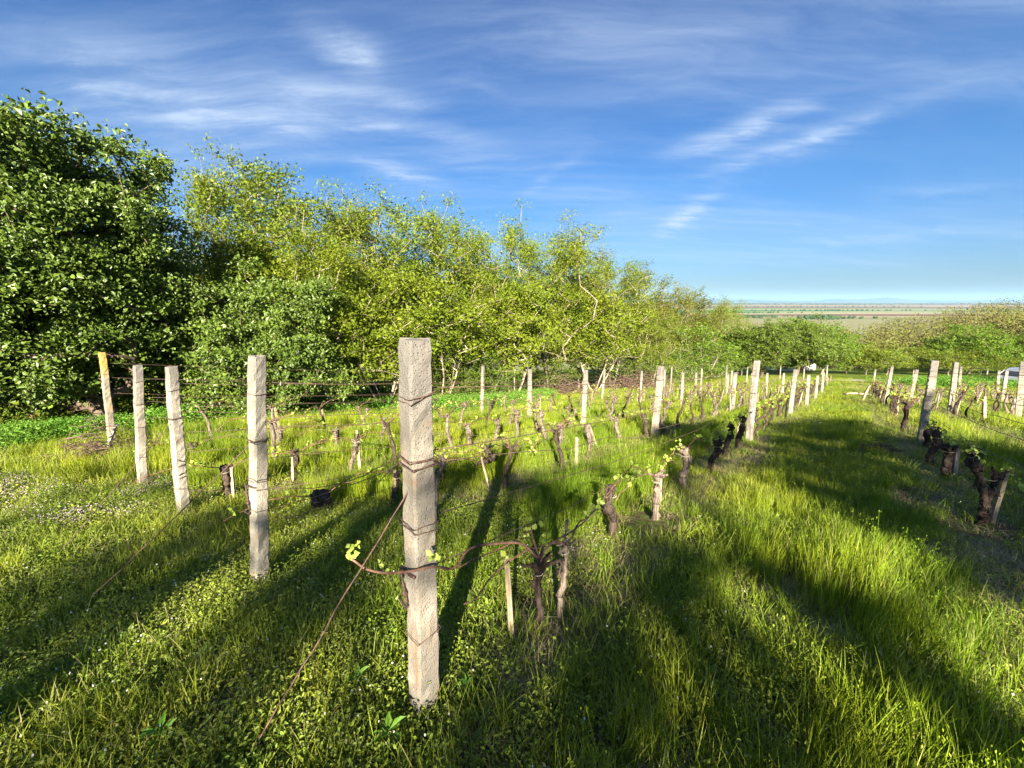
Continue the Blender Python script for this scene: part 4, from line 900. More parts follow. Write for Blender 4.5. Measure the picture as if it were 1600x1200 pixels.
# row right of the lane
vine_px(1533, 822, 1548, 740, 'nearest vine right of the grass lane, black forked trunk', 'vine_bark', .034, fork=1, seed=13, st=(1548, 818, 1572, 738, .042, 'thick dark stake leaning right beside the nearest forked vine'))
vine_px(1527, 765, 1518, 708, 'second vine right of the grass lane, dark narrow trunk with twine', 'vine_bark', .036, seed=14)
vine_px(1479, 748, 1483, 700, 'third vine right of the grass lane, very thick black stump', 'vine_bark', .052, seed=15, st=(1489, 748, 1496, 700, .055, 'brown stake right of the very thick black stump'))
vine_px(1455, 727, 1464, 678, 'fourth vine right of the grass lane, black stump leaning right', 'vine_bark', .046, seed=16)
vine_px(1445, 700, 1452, 668, 'fifth vine right of the grass lane at the foot of the big grey post', 'vine_bark', .046, seed=17)
# rows on the left that stand out
for q in [(357, 780, 352, 733, 'dark stump right of the third post from the left', 'vine_bark', .04, (366, 782, 362, 730, .035, 'pale stake beside the dark stump right of the third post')),
          (459, 748, 462, 708, 'dark-headed short vine just right of the hooked post', 'vine_bark', .033, (458, 752, 457, 712, .03, 'pale stake of the short vine right of the hooked post')),
          (548, 742, 556, 690, 'crooked pale vine bending over, left of the central post', 'vine_bark_grey', .03, (563, 738, 558, 672, .04, 'pale stake behind the crooked pale vine')),
          (512, 800, 500, 778, 'dark vine head sunk in tall grass between the hooked and central posts', 'vine_bark', .07, None),
          (617, 792, 620, 742, 'brown vine partly hidden by the left side of the central post', 'vine_bark', .028, (618, 792, 617, 735, .03, 'orange-brown stake touching the left side of the central post')),
          (305, 722, 301, 697, 'small dark vine immediately right of the third post from the left', 'vine_bark', .05, None),
          (435, 705, 437, 672, 'pale knobbly vine head above the short vine right of the hooked post', 'vine_bark_grey', .045, None),
          (528, 710, 524, 675, 'thin vine behind the crooked pale one', 'vine_bark_grey', .03, (530, 708, 529, 670, .03, 'short grey stake behind the crooked pale vine')),
          (598, 697, 600, 655, 'pale slim vine just left of the central post', 'vine_bark_grey', .03, None),
          (690, 760, 686, 738, 'dark vine just right of the central post', 'vine_bark', .04, None),
          (755, 748, 758, 700, 'black leaning vine with a down-hanging arm, in tall grass right of centre', 'vine_bark', .035, (768, 775, 752, 715, .022, 'thin pale stake under the black leaning vine')),
          (811, 715, 809, 700, 'reddish stump in tall grass right of the black leaning vine', 'vine_bark', .04, None),
          (879, 718, 876, 668, 'brown upright vine left of the twin vine', 'vine_bark_grey', .04, None),
          (924, 706, 918, 668, 'pale twin vine below the third thin post', 'vine_bark_grey', .045, (933, 700, 921, 664, .035, 'brown stake crossing the pale twin vine')),
          (966, 692, 963, 655, 'short pale vine standing alone right of the twin vine', 'vine_bark_grey', .04, None),
          (736, 700, 730, 665, 'slim grey vine left of the first thin post', 'vine_bark_grey', .04, None), (776, 690, 777, 658, 'orange brown small vine between the first two thin posts', 'vine_bark_grey', .035, None),
          (807, 690, 808, 645, 'tall grey vine left of the second thin post', 'vine_bark_grey', .04, None), (852, 700, 846, 648, 'reddish leaning vine right of the second thin post', 'vine_bark_grey', .042, None),
          (1012, 682, 1006, 650, 'dark vine immediately left of the grey brown post', 'vine_bark', .05, None)]:
    vine_px(q[0], q[1], q[2], q[3], q[4], q[5], q[6], seed=int(q[0]), st=q[7], canes=2)
# the rest of the rows
b_ = hit(1150, 690); STK = stake(b_, b_+[.02, .01, .60], .038, 'brown stake right beside the black stump touching the dark grey post')
def along(a, b, s0, s1, step, tpls, gname, row, jit=.07, lim=3):
    a = np.array(a, float); b = np.array(b, float); L = np.linalg.norm((b-a)[:2]); u = (b-a)[:2]/L; s = s0; i = 0
    n0 = s0
    while s < s1:
        x, y = a[:2]+u*s+rng.normal(size=2)*jit; z = float(gz(x, y)); tp = VT[tpls[int(rng.integers(0, len(tpls)))]]
        if min(np.hypot(q[0]-x, q[1]-y) for q in VP) < .5: s += step*.5; continue
        VP.append(np.array([x, y]))
        if rng.random() < .25:
            dx, dy = rng.normal(size=2)*.05+[.07, -.05]; k_ = link('wooden_stake', STK.data, None, (x+dx, y+dy, z)); k_.rotation_euler = (rng.normal()*.07, rng.normal()*.07, rng.uniform(0, 6)); k_.scale = (1, 1, rng.uniform(.85, 1.1)); tag(k_, 'small stake beside the vines in '+row, 'stake', 'stakes of '+gname)
        vine((x, y, z), tp, rng.choice([0, math.pi])+rng.normal()*.12, rng.uniform(.85, 1.15), 'small far vine stump in '+row, gname)
        s += step*rng.uniform(.85, 1.15); i += 1
A_ = lambda k: PB[k][0]
along(A_('A1'), A_('A6'), .7, 38, 1.0, DARKV, 'far vines of the nearest row', 'the nearest row past the dark grey post')
along(A_('B1'), A_('B4'), .6, 27, 1.0, GREYV, 'far vines of the second row', 'the row past the grey brown post')
along(A_('C1'), A_('C3'), 1.2, 22, 1.05, GREYV, 'far vines of the third row', 'the row past the third thin post')
along(A_('D1'), A_('F5'), 1.0, 20, 1.1, GREYV, 'far vines of the fourth row', 'the row past the second thin post')
along(A_('E1'), A_('F3'), 1.0, 18, 1.2, GREYV, 'far vines of the fifth row', 'the row past the first thin post')
for a_, b__, nm_, rw in (('B0', 'B1', 'near vines of the second row', 'the row from the hooked post'), ('C0', 'C1', 'near vines of the third row', 'the row from the third leftmost post'), ('D0', 'D1', 'near vines of the fourth row', 'the row from the second leftmost post'), ('E0', 'E1', 'near vines of the fifth row', 'the row from the leftmost post')):
    along(A_(a_), A_(b__), 1.4, np.hypot(*(A_(b__)-A_(a_))[:2])-.3, 1.0, GREYV, nm_, rw)
along(A_('R1'), A_('R3'), .8, 24, .85, DARKV, 'far vines of the first row right of the lane', 'the row right of the grass lane')
along(A_('S0')-DIR*3, A_('S1'), .4, 16, .95, GREYV, 'far vines of the second row right of the lane', 'the second row right of the grass lane')
along(A_('T0')-DIR*2, A_('S2'), .4, 14, 1.0, GREYV, 'far vines of the third row right of the lane', 'the third row right of the grass lane')
along(A_('T2')-DIR*1, A_('T1')+DIR*3, .4, 8, 1.0, GREYV, 'vines before the car', 'the vineyard before the car')
bs, ts = up(1347, 626, 1358.5, 602); stake(bs, ts, .09, 'short pale stake leaning right at the end of the grass lane')
bs, ts = up(1337.5, 658, 1338.5, 650)
bs, ts = up(1537, 658, 1538, 620); stake(bs, ts, .08, 'pale broad stake standing in long grass near the right edge')
bs, ts = up(1584, 640, 1585, 622); stake(bs, ts, .07, 'pale stub stake left of the post at the right edge')
bs, ts = up(162, 716, 181, 664); stake(bs, ts, .05, 'brown board leaning against the leftmost lichened post').data.materials[0] = M['old_post']
b = hit(1345, 618); mb = MB(); mb.tube([(-.9, .1, .06), (-.4, .0, .12), (.1, -.1, .10), (.6, -.2, .03)], [.05, .06, .055, .04], 8, rough=.08)
tag(link('fallen_log', mb.mesh('fallen_log', M['stake'], True), None, tuple(b)), 'pale piece of wood lying in grass left of the leaning stake', 'log')

# brush piles
def brush(px, py, rad, h, n_, label, tw=.012):
    b = hit(px, py); r = np.random.default_rng(int(px)); mb = MB()
    for q in range(n_):
        a = r.uniform(0, 6.28); c = np.array([r.normal()*rad[0]*.4, r.normal()*rad[1]*.4, 0]); c[2] = abs(r.normal())*h*.35*math.exp(-((c[0]/rad[0])**2+(c[1]/rad[1])**2)*1.5)+.04; L = r.uniform(.2, .55)*min(rad)*1.0
        d = np.array([math.cos(a), math.sin(a), r.normal()*.25])*L; m_ = np.array([-d[1], d[0], abs(r.normal())*L*.5])*.35*r.normal()
        mb.tube([c-d, c-d*.3+m_*.8, c+d*.3+m_, c+d], [tw*.5, tw*.5, tw*.4, tw*.2], 4, cap=False)
    tag(link('brush_pile', mb.mesh('brush_pile', M['dry_wood'], True), None, tuple(b)), label, 'brush pile')
brush(150, 722, (.42, .3), .9, 170, 'tangled heap of reddish vine prunings at the foot of the leftmost posts', .011)
brush(207, 712, (.5, .4), .45, 150, 'smaller heap of cut canes between the two leftmost posts', .011)
brush(985, 610, (4.2, 1.2), 1.9, 520, 'long purplish brown brush heap under the trees right of the thin posts', .035)
brush(885, 618, (2.0, 1.0), 1.4, 260, 'dark brush heap at the foot of the trees behind the third thin post', .03)
brush(600, 640, (1.6, .5), .7, 160, 'low brushwood under the trees left of the central post', .02)
brush(1376, 706, (.30, .18), .18, 90, 'small dark heap of prunings lying in the shaded grass lane', .014)
# mounds, stone
m, n = mat('earth clod'); tcn = n.new('ShaderNodeTexCoord').outputs['Object']; finish(n, n.mix(n.rng(n.noise(tcn, 9, 5), .4, .6), (.07, .045, .03), (.17, .115, .08)), .95, n.noise(tcn, 22, 5), 1, .03, .1); M['clod'] = m
m, n = mat('pale field stone'); tcn = n.new('ShaderNodeTexCoord').outputs['Object']; finish(n, n.mix(n.noise(tcn, 14, 4), (.26, .23, .16), (.42, .38, .27)), .9, n.noise(tcn, 30, 4), .5, .01); M['stone'] = m
b = hit(1374, 705); mb = MB(); mb.blob((0, 0, 0), (.26, .17, .11), 4, 12, .2); tag(link('earth_mound', mb.mesh('earth_mound', M['clod'], True), None, tuple(b)), 'small dark molehill in the shaded grass lane left of the right row', 'mound')
b = hit(326, 874); mb = MB(); mb.blob((0, 0, .02), (.06, .045, .03), 7, 12, .15); tag(link('stone', mb.mesh('stone', M['stone'], True), None, tuple(b)), 'flat pale stone in the grass left of the hooked post', 'stone')

# ------------------------------------------------------------------ cottage and car
def cottage():
    b = np.array(gnd(41.5, 58)); root = link('cottage', None, None, tuple(b)); root.rotation_euler = (0, 0, .35); tag(root, 'small pale cottage with tan roof glimpsed through the orchard trees', 'cottage')
    m1, n_ = mat('lime plaster'); finish(n_, (.70, .66, .58), .9); m2, n_ = mat('tan roof tiles'); finish(n_, (.52, .34, .16), .85); m3, n_ = mat('dark pane'); finish(n_, (.03, .04, .05), .15, spec=.6); m4, n_ = mat('brown door paint'); finish(n_, (.2, .11, .06), .6)
    mb = MB(); mb.box((-3, -2, -.5), (3, 2, 2.6)); mb.add([(-3, -2, 2.6), (-3, 2, 2.6), (-3, 0, 4.1), (3, -2, 2.6), (3, 2, 2.6), (3, 0, 4.1)], None, [(0, 2, 1), (3, 4, 5)]); link('wall', mb.mesh('wall', m1), root)
    mb = MB()
    for s in (-1, 1): mb.add([(-3.3, s*2.35, 2.42), (3.3, s*2.35, 2.42), (3.3, 0, 4.22), (-3.3, 0, 4.22), (-3.3, s*2.35, 2.32), (3.3, s*2.35, 2.32), (3.3, 0, 4.11), (-3.3, 0, 4.11)], [(0, 1, 2, 3), (4, 7, 6, 5), (0, 4, 5, 1), (1, 5, 6, 2), (3, 2, 6, 7), (0, 3, 7, 4)])
    rf = link('roof', mb.mesh('roof', m2), root); mb = MB(); mb.box((1.2, -.3, 3.6), (1.7, .2, 4.9)); link('chimney', mb.mesh('chimney', m1), rf)
    for x in (-1.9, 1.9):
        mb = MB(); mb.box((x-.5, -2.04, 1.0), (x+.5, -1.98, 2.0)); w_ = link('window', mb.mesh('window', m3), root); mb = MB()
        for a in ((x-.56, x-.5, .94, 2.06), (x+.5, x+.56, .94, 2.06), (x-.5, x+.5, .94, 1.0), (x-.5, x+.5, 2.0, 2.06), (x-.02, x+.02, 1.0, 2.0)): mb.box((a[0], -2.07, a[2]), (a[1], -1.99, a[3]))
        link('frame', mb.mesh('frame', m1), w_)
    mb = MB(); mb.box((-.45, -2.05, -.2), (.45, -1.98, 1.9)); link('door', mb.mesh('door', m4), root)
cottage()
def car():
    b = np.array(gnd(40.6, 30.4)); root = link('parked_car', None, None, tuple(b)); root.rotation_euler = (0, 0, math.radians(200)); tag(root, 'silver hatchback parked in the grass, half hidden by the post at the right edge', 'car')
    mp_, n_ = mat('silver car paint'); p = n_.new('ShaderNodeBsdfPrincipled'); p.inputs['Base Color'].default_value = (.55, .57, .60, 1); p.inputs['Metallic'].default_value = .7; p.inputs['Roughness'].default_value = .28; o = n_.new('ShaderNodeOutputMaterial'); n_.put(o.inputs[0], p.outputs[0])
    mg, n_ = mat('dark car glass'); finish(n_, (.02, .025, .03), .06, spec=.8); mt, n_ = mat('tyre rubber'); finish(n_, (.02, .02, .02), .8); mr, n_ = mat('alloy rim'); finish(n_, (.45, .46, .48), .35); ml, n_ = mat('lamp lens'); finish(n_, (.75, .75, .72), .1, spec=.8); mk, n_ = mat('black trim'); finish(n_, (.03, .03, .03), .6)
    # body sections along x (front at -x local after rotation): (x, half width, z low, z shoulder)
    sec = [(-2.0, .62, .38, .62), (-1.92, .76, .28, .72), (-1.6, .83, .24, .84), (-1.0, .86, .22, .93), (-.4, .87, .2, .96), (.6, .87, .2, .97), (1.3, .86, .22, .98), (1.75, .82, .28, .96), (1.95, .72, .36, .86)]
    V = []; k = 10
    for x, hw, zl, zs in sec:
        V += [(x, -hw*.86, zl), (x, -hw, zl+.12), (x, -hw, zs-.18), (x, -hw*.95, zs-.04), (x, -hw*.8, zs), (x, hw*.8, zs), (x, hw*.95, zs-.04), (x, hw, zs-.18), (x, hw, zl+.12), (x, hw*.86, zl)]
    q = [(i*k+j, i*k+(j+1) % k, (i+1)*k+(j+1) % k, (i+1)*k+j) for i in range(len(sec)-1) for j in range(k)]; n2 = len(V); V += [(sec[0][0]-.02, 0, .5), (sec[-1][0]+.02, 0, .6)]
    t = [(n2, (j+1) % k, j) for j in range(k)]+[(n2+1, (len(sec)-1)*k+j, (len(sec)-1)*k+(j+1) % k) for j in range(k)]
    link('body', mesh('body', V, q, t, (mp_,), True), root)
    def cabin(s, z0, m_, nm, par):
        P = [(-1.0, .93), (-.35, 1.40), (.0, 1.47), (.9, 1.46), (1.45, 1.30), (1.75, .93)]; V = []
        for x, z in P:
            hw = (.80 if z < 1 else .62)*s; V += [(x, -hw, z+z0), (x, hw, z+z0)]
        q = [(2*i, 2*i+1, 2*i+3, 2*i+2) for i in range(5)]+[(10, 11, 1, 0)]; t = []
        V += [(.4, -.78*s, .93), (.4, .78*s, .93)]
        t = [(12, 2*i+2, 2*i) for i in range(5)]+[(13, 2*i+1, 2*i+3) for i in range(5)]; return link(nm, mesh(nm, V, q, t, (m_,)), par)
    cabin(1, 0, mg, 'windows', root)
    mb = MB(); P = [(-.42, 1.36), (.0, 1.475), (.9, 1.465), (1.40, 1.33)]
    for (x0, z0), (x1, z1) in zip(P[:-1], P[1:]): mb.add([(x0, -.63, z0), (x0, .63, z0), (x1, .63, z1), (x1, -.63, z1), (x0, -.60, z0+.035), (x0, .60, z0+.035), (x1, .60, z1+.035), (x1, -.60, z1+.035)], [(4, 7, 6, 5), (0, 4, 5, 1), (2, 6, 7, 3), (0, 3, 7, 4), (1, 5, 6, 2)])
    for s in (-1, 1):
        for (xa, za, xb, zb) in ((-1.0, .93, -.38, 1.38), (.45, .93, .45, 1.46), (1.72, .93, 1.42, 1.32)): mb.tube([(xa, s*.82, za), (xb, s*.645, zb)], .03, 5)
    link('roof', mb.mesh('roof', mp_, False), root)
    for x in (-1.25, 1.25):
        for s in (-1, 1):
            mb = MB(); mb.tube([(x, s*.66, .31), (x, s*.88, .31)], .31, 20); w_ = link('wheel', mb.mesh('tyre', mt), root); mb = MB(); mb.tube([(x, s*.87, .31), (x, s*.892, .31)], .19, 16); link('rim', mb.mesh('rim', mr), w_)
    for s in (-1, 1):
        mb = MB(); mb.blob((-1.86, s*.6, .66), (.12, .16, .08), 1, 8, .05); link('headlight', mb.mesh('headlight', ml, True), root)
    mb = MB(); mb.box((-2.03, -.45, .36), (-1.97, .45, .52)); link('grille', mb.mesh('grille', mk), root)
car()

# ------------------------------------------------------------------ grass and weeds
SRC = bpy.data.collections.new('sources')
def clump(name, seed, nb, rad, h, wd, bend, mtl, seeds=0, flat=0.):
    r = np.random.default_rng(seed); mb = MB(); B = np.c_[r.normal(size=(nb, 2))*rad*.5, np.zeros(nb)]; a = r.uniform(0, 6.283, nb); hh = h*r.uniform(.45, 1.1, nb); bd = bend*r.uniform(.2, 1.2, nb)*hh
    lv = np.array([0, .35, .7, 1.]); D = np.c_[np.cos(a), np.sin(a)]; W_ = np.c_[-np.sin(a), np.cos(a)]; tw = r.uniform(-.9, .9, nb); W_ = W_*np.cos(tw)[:, None]+D*np.sin(tw)[:, None]
    V = np.zeros((nb, 7, 3)); i = 0
    for l, t in enumerate(lv):
        c = np.c_[B[:, :2]+D*(bd*t**2)[:, None], hh*t*(1-flat*t)-.02*(l == 0)]; w_ = wd*r.uniform(.7, 1.3, nb)*(1-.55*t)
        if l < 3:
            V[:, i, :] = c+np.c_[W_*w_[:, None]*.5, np.zeros(nb)]; V[:, i+1, :] = c-np.c_[W_*w_[:, None]*.5, np.zeros(nb)]; i += 2
        else: V[:, 6, :] = c
    b = np.arange(nb)[:, None]*7; q = np.concatenate([b+[0, 1, 3, 2], b+[2, 3, 5, 4]]); t = b+[4, 5, 6]
    mb.add(V.reshape(-1, 3), q, t, np.repeat(r.random(nb), 7))
    for s_ in range(seeds):      # flowering stems with loose panicles
        a_ = r.uniform(0, 6.28); hs = h*r.uniform(1.2, 1.7); P = [np.array([math.cos(a_)*hs*.18*t_*t_, math.sin(a_)*hs*.18*t_*t_, hs*t_]) for t_ in np.linspace(0, 1, 6)]; mb.tube(P, np.linspace(.0012, .0007, 6), 3, .93, cap=False)
        n_ = 14; C = np.array([P[-1]-np.array([0, 0, 1])*u*hs*.28+r.normal(size=3)*.012*(u+.3) for u in r.random(n_)]); dr = np.tile([.2, 0, 1.], (n_, 1)); mb.leaves(C, r.normal(size=(n_, 3))*[1, 1, .2], .016, .3, False, dr, .95)
    me = mb.mesh(name, M[mtl]); o = bpy.data.objects.new(name, me); SRC.objects.link(o); return o
def weed(name, seed, n_, rad, h, size, mtl, fl=None, nf=0, asp=.6):
    r = np.random.default_rng(seed); mb = MB(); C = np.c_[r.normal(size=(n_, 2))*rad*.55, np.abs(r.normal(size=n_))*h*.6]; N = r.normal(size=(n_, 3))*.5+[0, -.1, 1]; mb.leaves(C, N, size*r.uniform(.5, 1.3, n_), asp, True, None, r.random(n_))
    for s_ in range(max(3, n_//8)): c = C[r.integers(0, n_)]; mb.tube([(c[0]*.7, c[1]*.7, -.01), c], .0012, 3, .3, cap=False)
    nq = sum(len(x) for x in mb.q); nt0 = 0; 
    if nf:
        mf = MB(); Cf = np.c_[r.normal(size=(nf, 2))*rad*.55, h*r.uniform(.5, 1.4, nf)]; mf.leaves(Cf, r.normal(size=(nf, 3))*.5+[0, -.6, 1], .010, 1., False, None, 0.)
        V = np.concatenate(mb.v+mf.v); Q = np.concatenate(mb.q+[x+mb.n for x in mf.q]); me = mesh(name, V, Q, None, (M[mtl], M[fl]), False, np.r_[np.zeros(nq), np.ones(nf)], np.concatenate(mb.a+mf.a))
    else: me = mb.mesh(name, M[mtl])
    o = bpy.data.objects.new(name, me); SRC.objects.link(o); return o
src = []
def reg(o): src.append(o.name)
for i in range(5): reg(clump('c%02d_tall' % i, 200+i, 34, .07, .34, .0040, .22, 'grass', 0))
reg(clump('c05_seed', 206, 20, .06, .30, .0038, .25, 'grass', 3))
for i in range(6, 10): reg(clump('c%02d_short' % i, 200+i, 30, .08, .13, .0042, .7, 'short', 0))
for i in range(10, 14): reg(weed('c%02d_weed' % i, 200+i, 95, .12, .07, .0165, 'weed', 'white', 1 if i == 12 else 0))
reg(weed('c14_lilac', 214, 40, .12, .08, .022, 'weed', 'lilac', 26))
for i in range(15, 17): reg(clump('c%02d_straw' % i, 200+i, 40, .11, .07, .0035, 1.9, 'straw', 0, .5))
for i in range(17, 19): reg(weed('c%02d_nettle' % i, 200+i, 70, .18, .22, .055, 'nettle', None, 0, .55))
reg(weed('c19_yellow', 219, 40, .16, .2, .05, 'nettle', 'yellow', 14))
reg(weed('c20_dandelion', 220, 10, .05, .05, .05, 'weed', 'yellow', 2, .25))
ng = bpy.data.node_groups.new('scatter', 'GeometryNodeTree'); ng.interface.new_socket('Geometry', in_out='INPUT', socket_type='NodeSocketGeometry'); ng.interface.new_socket('Geometry', in_out='OUTPUT', socket_type='NodeSocketGeometry')
gi = ng.nodes.new('NodeGroupInput'); go = ng.nodes.new('NodeGroupOutput'); ip = ng.nodes.new('GeometryNodeInstanceOnPoints'); ci = ng.nodes.new('GeometryNodeCollectionInfo')
ci.inputs[0].default_value = SRC; ci.inputs['Separate Children'].default_value = True; ci.inputs['Reset Children'].default_value = True
def named(nm, ty):
    n_ = ng.nodes.new('GeometryNodeInputNamedAttribute'); n_.data_type = ty; n_.inputs[0].default_value = nm; return [o for o in n_.outputs if o.enabled and o.name == 'Attribute'][0]
er = ng.nodes.new('FunctionNodeEulerToRotation'); ng.links.new(named('rot', 'FLOAT_VECTOR'), er.inputs[0])
ng.links.new(gi.outputs[0], ip.inputs['Points']); ng.links.new(ci.outputs[0], ip.inputs['Instance']); ip.inputs['Pick Instance'].default_value = True
ng.links.new(named('idx', 'INT'), ip.inputs['Instance Index']); ng.links.new(er.outputs[0], ip.inputs['Rotation']); ng.links.new(named('scl', 'FLOAT_VECTOR'), ip.inputs['Scale']); ng.links.new(ip.outputs[0], go.inputs[0])
def scatter(name, P, idx, scl, label, cat, tilt=.12):
    n_ = len(P); me = bpy.data.meshes.new(name); me.vertices.add(n_); me.vertices.foreach_set('co', P.astype(np.float32).ravel())
    rot = np.c_[rng.normal(size=(n_, 2))*tilt, rng.uniform(0, 6.283, n_)].astype(np.float32)
    me.attributes.new('rot', 'FLOAT_VECTOR', 'POINT').data.foreach_set('vector', rot.ravel()); me.attributes.new('scl', 'FLOAT_VECTOR', 'POINT').data.foreach_set('vector', scl.astype(np.float32).ravel()); me.attributes.new('idx', 'INT', 'POINT').data.foreach_set('value', idx.astype(np.int32))
    o = link(name, me); md = o.modifiers.new('scatter', 'NODES'); md.node_group = ng; tag(o, label, cat, kind='stuff'); return o
# row lines: signed distance across the rows
NRM = np.array([.758, -.652]); RL = np.array([-1.11, -2.78, -4.97, -6.55, -9.0, 1.22, 2.65, 4.1, 5.6, 7.2])
def vnoise(x, y, f, s=0):
    return (np.sin(x*f+1.3*np.sin(y*f*.7+s)+s)*np.cos(y*f*1.1+1.7*np.sin(x*f*.6+s*2))+.5*np.sin(x*f*2.3-y*f*1.9+s))/1.5
def sector(n_, r0, r1, a0=-64, a1=64):
    a = np.radians(rng.uniform(a0, a1, n_)); r_ = np.sqrt(rng.uniform(r0**2, r1**2, n_)); return np.sin(a)*r_, np.cos(a)*r_
PX, PY, SC = [], [], []
for (r0, r1, dens, s) in ((.45, 3, 330, 1.0), (3, 6, 210, 1.05), (6, 11, 95, 1.25), (11, 18, 42, 1.7), (18, 30, 17, 2.4), (30, 52, 6, 3.6)):
    area = math.radians(128)/2*(r1*r1-r0*r0); n_ = int(area*dens); x, y = sector(n_, r0, r1); PX.append(x); PY.append(y); SC.append(np.full(n_, s))
x = np.concatenate(PX); y = np.concatenate(PY); s = np.concatenate(SC)
dn = x*NRM[0]+y*NRM[1]; drow = np.min(np.abs(dn[:, None]-RL[None, :]), 1)
inlane = (dn > -1.11)
leftshort = (dn < -1.3) & (y < 4.2-.15*(x+4)) & (x < .2)                 # weedy ground before the end posts
frontleft = (x < -.1) & (y < 2.2)
tallf = np.clip((drow-.28)/.35, 0, 1)*(~leftshort)*(~frontleft)
tallf = tallf*np.clip(.75+.6*vnoise(x, y, 1.1), .05, 1)
tallf = np.where((x+7 < 0) & (y < 9), tallf*.25, tallf)
center = (dn > -1.9) & (dn < -.6) & (y < 2.6); tallf = np.where(center, tallf*.35, tallf)
rest = rng.random(len(x))
idx = np.zeros(len(x), int); u = rng.random(len(x))
tall = rest < tallf*.85
idx[tall] = rng.integers(0, 5, tall.sum()); sd = tall & (u < .14) & (y < 9); idx[sd] = 5
nt = ~tall; pw = np.where(leftshort | frontleft, .62, .35)
wd_ = nt & (u < pw+.35*vnoise(x, y, 1.7, 9)); idx[wd_] = 10+np.clip(((vnoise(x, y, 2.7, 4)[wd_]+rng.normal(size=wd_.sum())*.25+1)*2).astype(int), 0, 3)
sh = nt & ~wd_; idx[sh] = rng.integers(6, 10, sh.sum())
st_ = nt & (drow < .38) & (rng.random(len(x)) < .55) & (~leftshort) & (~frontleft); idx[st_] = rng.integers(15, 17, st_.sum())
straw2 = (vnoise(x, y, 1.9, 2) > .42) & (rng.random(len(x)) < .6) & inlane & (x > -.2); idx[straw2] = rng.integers(15, 17, straw2.sum())
keep = ~((drow < .3) & (rng.random(len(x)) < .35) & ~leftshort & ~frontleft & (y > 1.5))
lil = nt & (((x+5.2)/2.3)**2+((y-4.0)/1.0)**2 < 1) & (vnoise(x, y, 3.2, 1) > .15) & (rng.random(len(x)) < .6); idx[lil] = 14
dd = nt & (rng.random(len(x)) < .002) & (y < 8); idx[dd] = 20
hz = np.ones(len(x)); hz[tall] = np.clip(.55+.45*tallf[tall]+.25*vnoise(x[tall], y[tall], 2.3, 3), .4, 1.25)
lane = tall & (dn > -1) & (dn < 1.2); hz[lane] *= np.where(np.hypot(x, y)[lane] < 5, .72, .68)*np.clip(.9+.35*vnoise(x[lane], y[lane], 3.1, 5), .5, 1.3)
hz[tall & (dn < -1.2) & (dn > -2.8) & (y > 2) & (y < 7)] *= 1.15
far = np.clip((s-1.)/2.6, 0, 1)
hz = hz*np.where(tall, 1-.35*far, 1+.5*far)
P = np.stack([x, y, gz(x, y)-.005], -1); scl = np.stack([s*rng.uniform(.8, 1.2, len(x)), s*rng.uniform(.8, 1.2, len(x)), hz*rng.uniform(.75, 1.25, len(x))], -1)
# keep the lens clear and thin out the hidden part
ok = keep & (np.hypot(x, y) > .5)
# brown bald patches around the near vines
bald = np.zeros(len(x), bool)
for (bx, by, rr) in ((870, 960, .20), (1050, 815, .30), (1540, 835, .35), (1000, 830, .2), (1400, 780, .3)):
    h_ = hit(bx, by); bald |= (((x-h_[0])**2+(y-h_[1])**2) < rr*rr) & (rng.random(len(x)) < .75)
ok &= ~bald
isg = ok & (idx < 10); isw = ok & (((idx >= 10) & (idx <= 14)) | (idx == 20)); iss = ok & ((idx == 15) | (idx == 16))
scatter('grass', P[isg], idx[isg], scl[isg], 'green grass covering the slope between the vine rows', 'grass')
scatter('weeds', P[isw], idx[isw], scl[isw], 'small leaved weeds with tiny white and lilac flowers in the grass', 'weeds')
scatter('straw', P[iss], idx[iss], scl[iss], 'dry straw lying along the vine rows', 'straw')
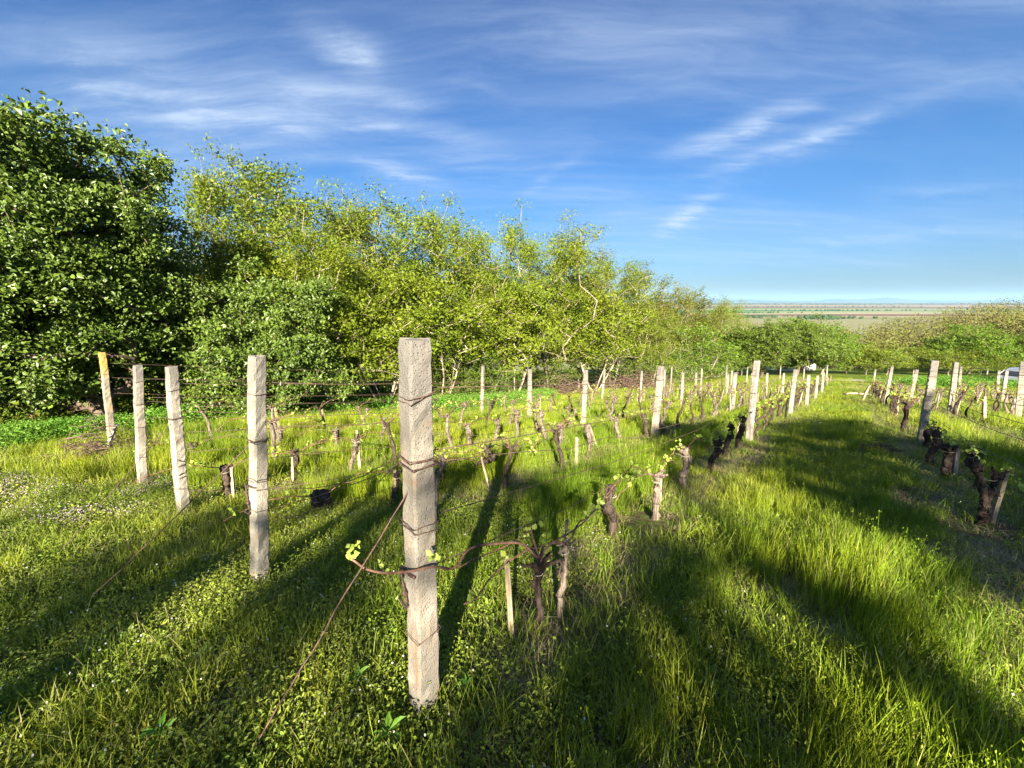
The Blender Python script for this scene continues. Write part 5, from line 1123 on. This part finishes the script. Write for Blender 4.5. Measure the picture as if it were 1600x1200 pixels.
# single larger weeds and twigs near the camera
broad = []
for bx, by, sz, nl, lb_ in ((728, 1095, .055, 8, 'upright broad-leaved weed in the shade right of the central post'), (762, 962, .05, 8, 'small yellow-green leafy weed between the central post and first vine'), (320, 1040, .05, 7, 'small bright weed in the shaded grass at lower left'), (206, 1010, .05, 7, 'tiny bright weed in the grass at far lower left'),
                            (255, 1170, .06, 8, 'bright weed rosette at the bottom edge on the left'), (560, 1085, .06, 9, 'leafy weed left of the foot of the central post'), (1082, 905, .06, 8, 'pale green weed beside the grass lane right of the vines'), (610, 1180, .07, 9, 'leafy weed at the bottom edge under the central post')):
    b = hit(bx, by); r = np.random.default_rng(bx); m0 = MB(); a_ = np.arange(nl)*2.4; hh_ = np.linspace(.03, sz*1.3, nl)
    C = np.c_[np.cos(a_)*sz*.45, np.sin(a_)*sz*.45, hh_+sz*.25]; N = np.c_[-np.cos(a_)*.7, -np.sin(a_)*.7, np.ones(nl)]; D_ = np.c_[np.cos(a_), np.sin(a_), np.full(nl, .8)]
    m0.leaves(C, N, sz*r.uniform(.8, 1.2, nl), .42, True, D_, r.random(nl)); m0.tube([(0, 0, -.02), (0, 0, sz*1.3)], .003, 5, .3)
    tag(link('weed_plant', m0.mesh('weed_plant', M['vine_leaf'] if sz < .054 else M['nettle']), None, tuple(b)), lb_, 'weed')
# nettle and celandine strip at the foot of the hedge
fx, fy = [], []
strip = [(-40, 700), (60, 690), (150, 680), (230, 672), (330, 660), (450, 650), (560, 648), (660, 640), (760, 636), (860, 622)]
hp = np.array([hit(a, b)[:2] for a, b in strip]); n_ = 7000; seg_ = rng.integers(0, len(hp)-1, n_); t = rng.random(n_)[:, None]; c = hp[seg_]*(1-t)+hp[seg_+1]*t
c = c+np.c_[rng.normal(size=n_)*.25, rng.normal(size=n_)*.75+.25]; idn = rng.integers(17, 19, n_); ye = (rng.random(n_) < .16) & (c[:, 0] < -6.0); idn[ye] = 19
s_ = np.where(c[:, 1] > 9, 1.3, .95)*rng.uniform(.7, 1.2, n_)
scatter('undergrowth', np.c_[c, gz(c[:, 0], c[:, 1])], idn, np.stack([s_, s_, s_*1.1], -1), 'leafy green undergrowth with yellow flowers along the foot of the hedge', 'undergrowth')
c = np.array(hit(1530, 603))[:2]; n_ = 1500; c = c+np.c_[rng.normal(size=n_)*2.3, rng.normal(size=n_)*1.6]; s_ = rng.uniform(1.5, 2.4, n_)
scatter('crop_patch', np.c_[c, gz(c[:, 0], c[:, 1])], rng.integers(17, 19, n_), np.stack([s_, s_, s_], -1), 'dense dark green crop patch before the dirt track on the right', 'crop')

# ------------------------------------------------------------------ haze
hzb = MB(); hzb.box((-34000, -2000, -90), (42000, 36000, 420)); me = hzb.mesh('haze', bpy.data.materials.new('haze air'))
hm = me.materials[0]; hm.use_nodes = True; n = NT(hm.node_tree); pv = n.new('ShaderNodeVolumePrincipled'); pv.inputs['Color'].default_value = (.42, .70, 1, 1); pv.inputs['Density'].default_value = 2.6e-5; pv.inputs['Anisotropy'].default_value = 0
o = n.new('ShaderNodeOutputMaterial'); n.put(o.inputs['Volume'], pv.outputs[0])
tag(link('haze', me), kind='stuff')
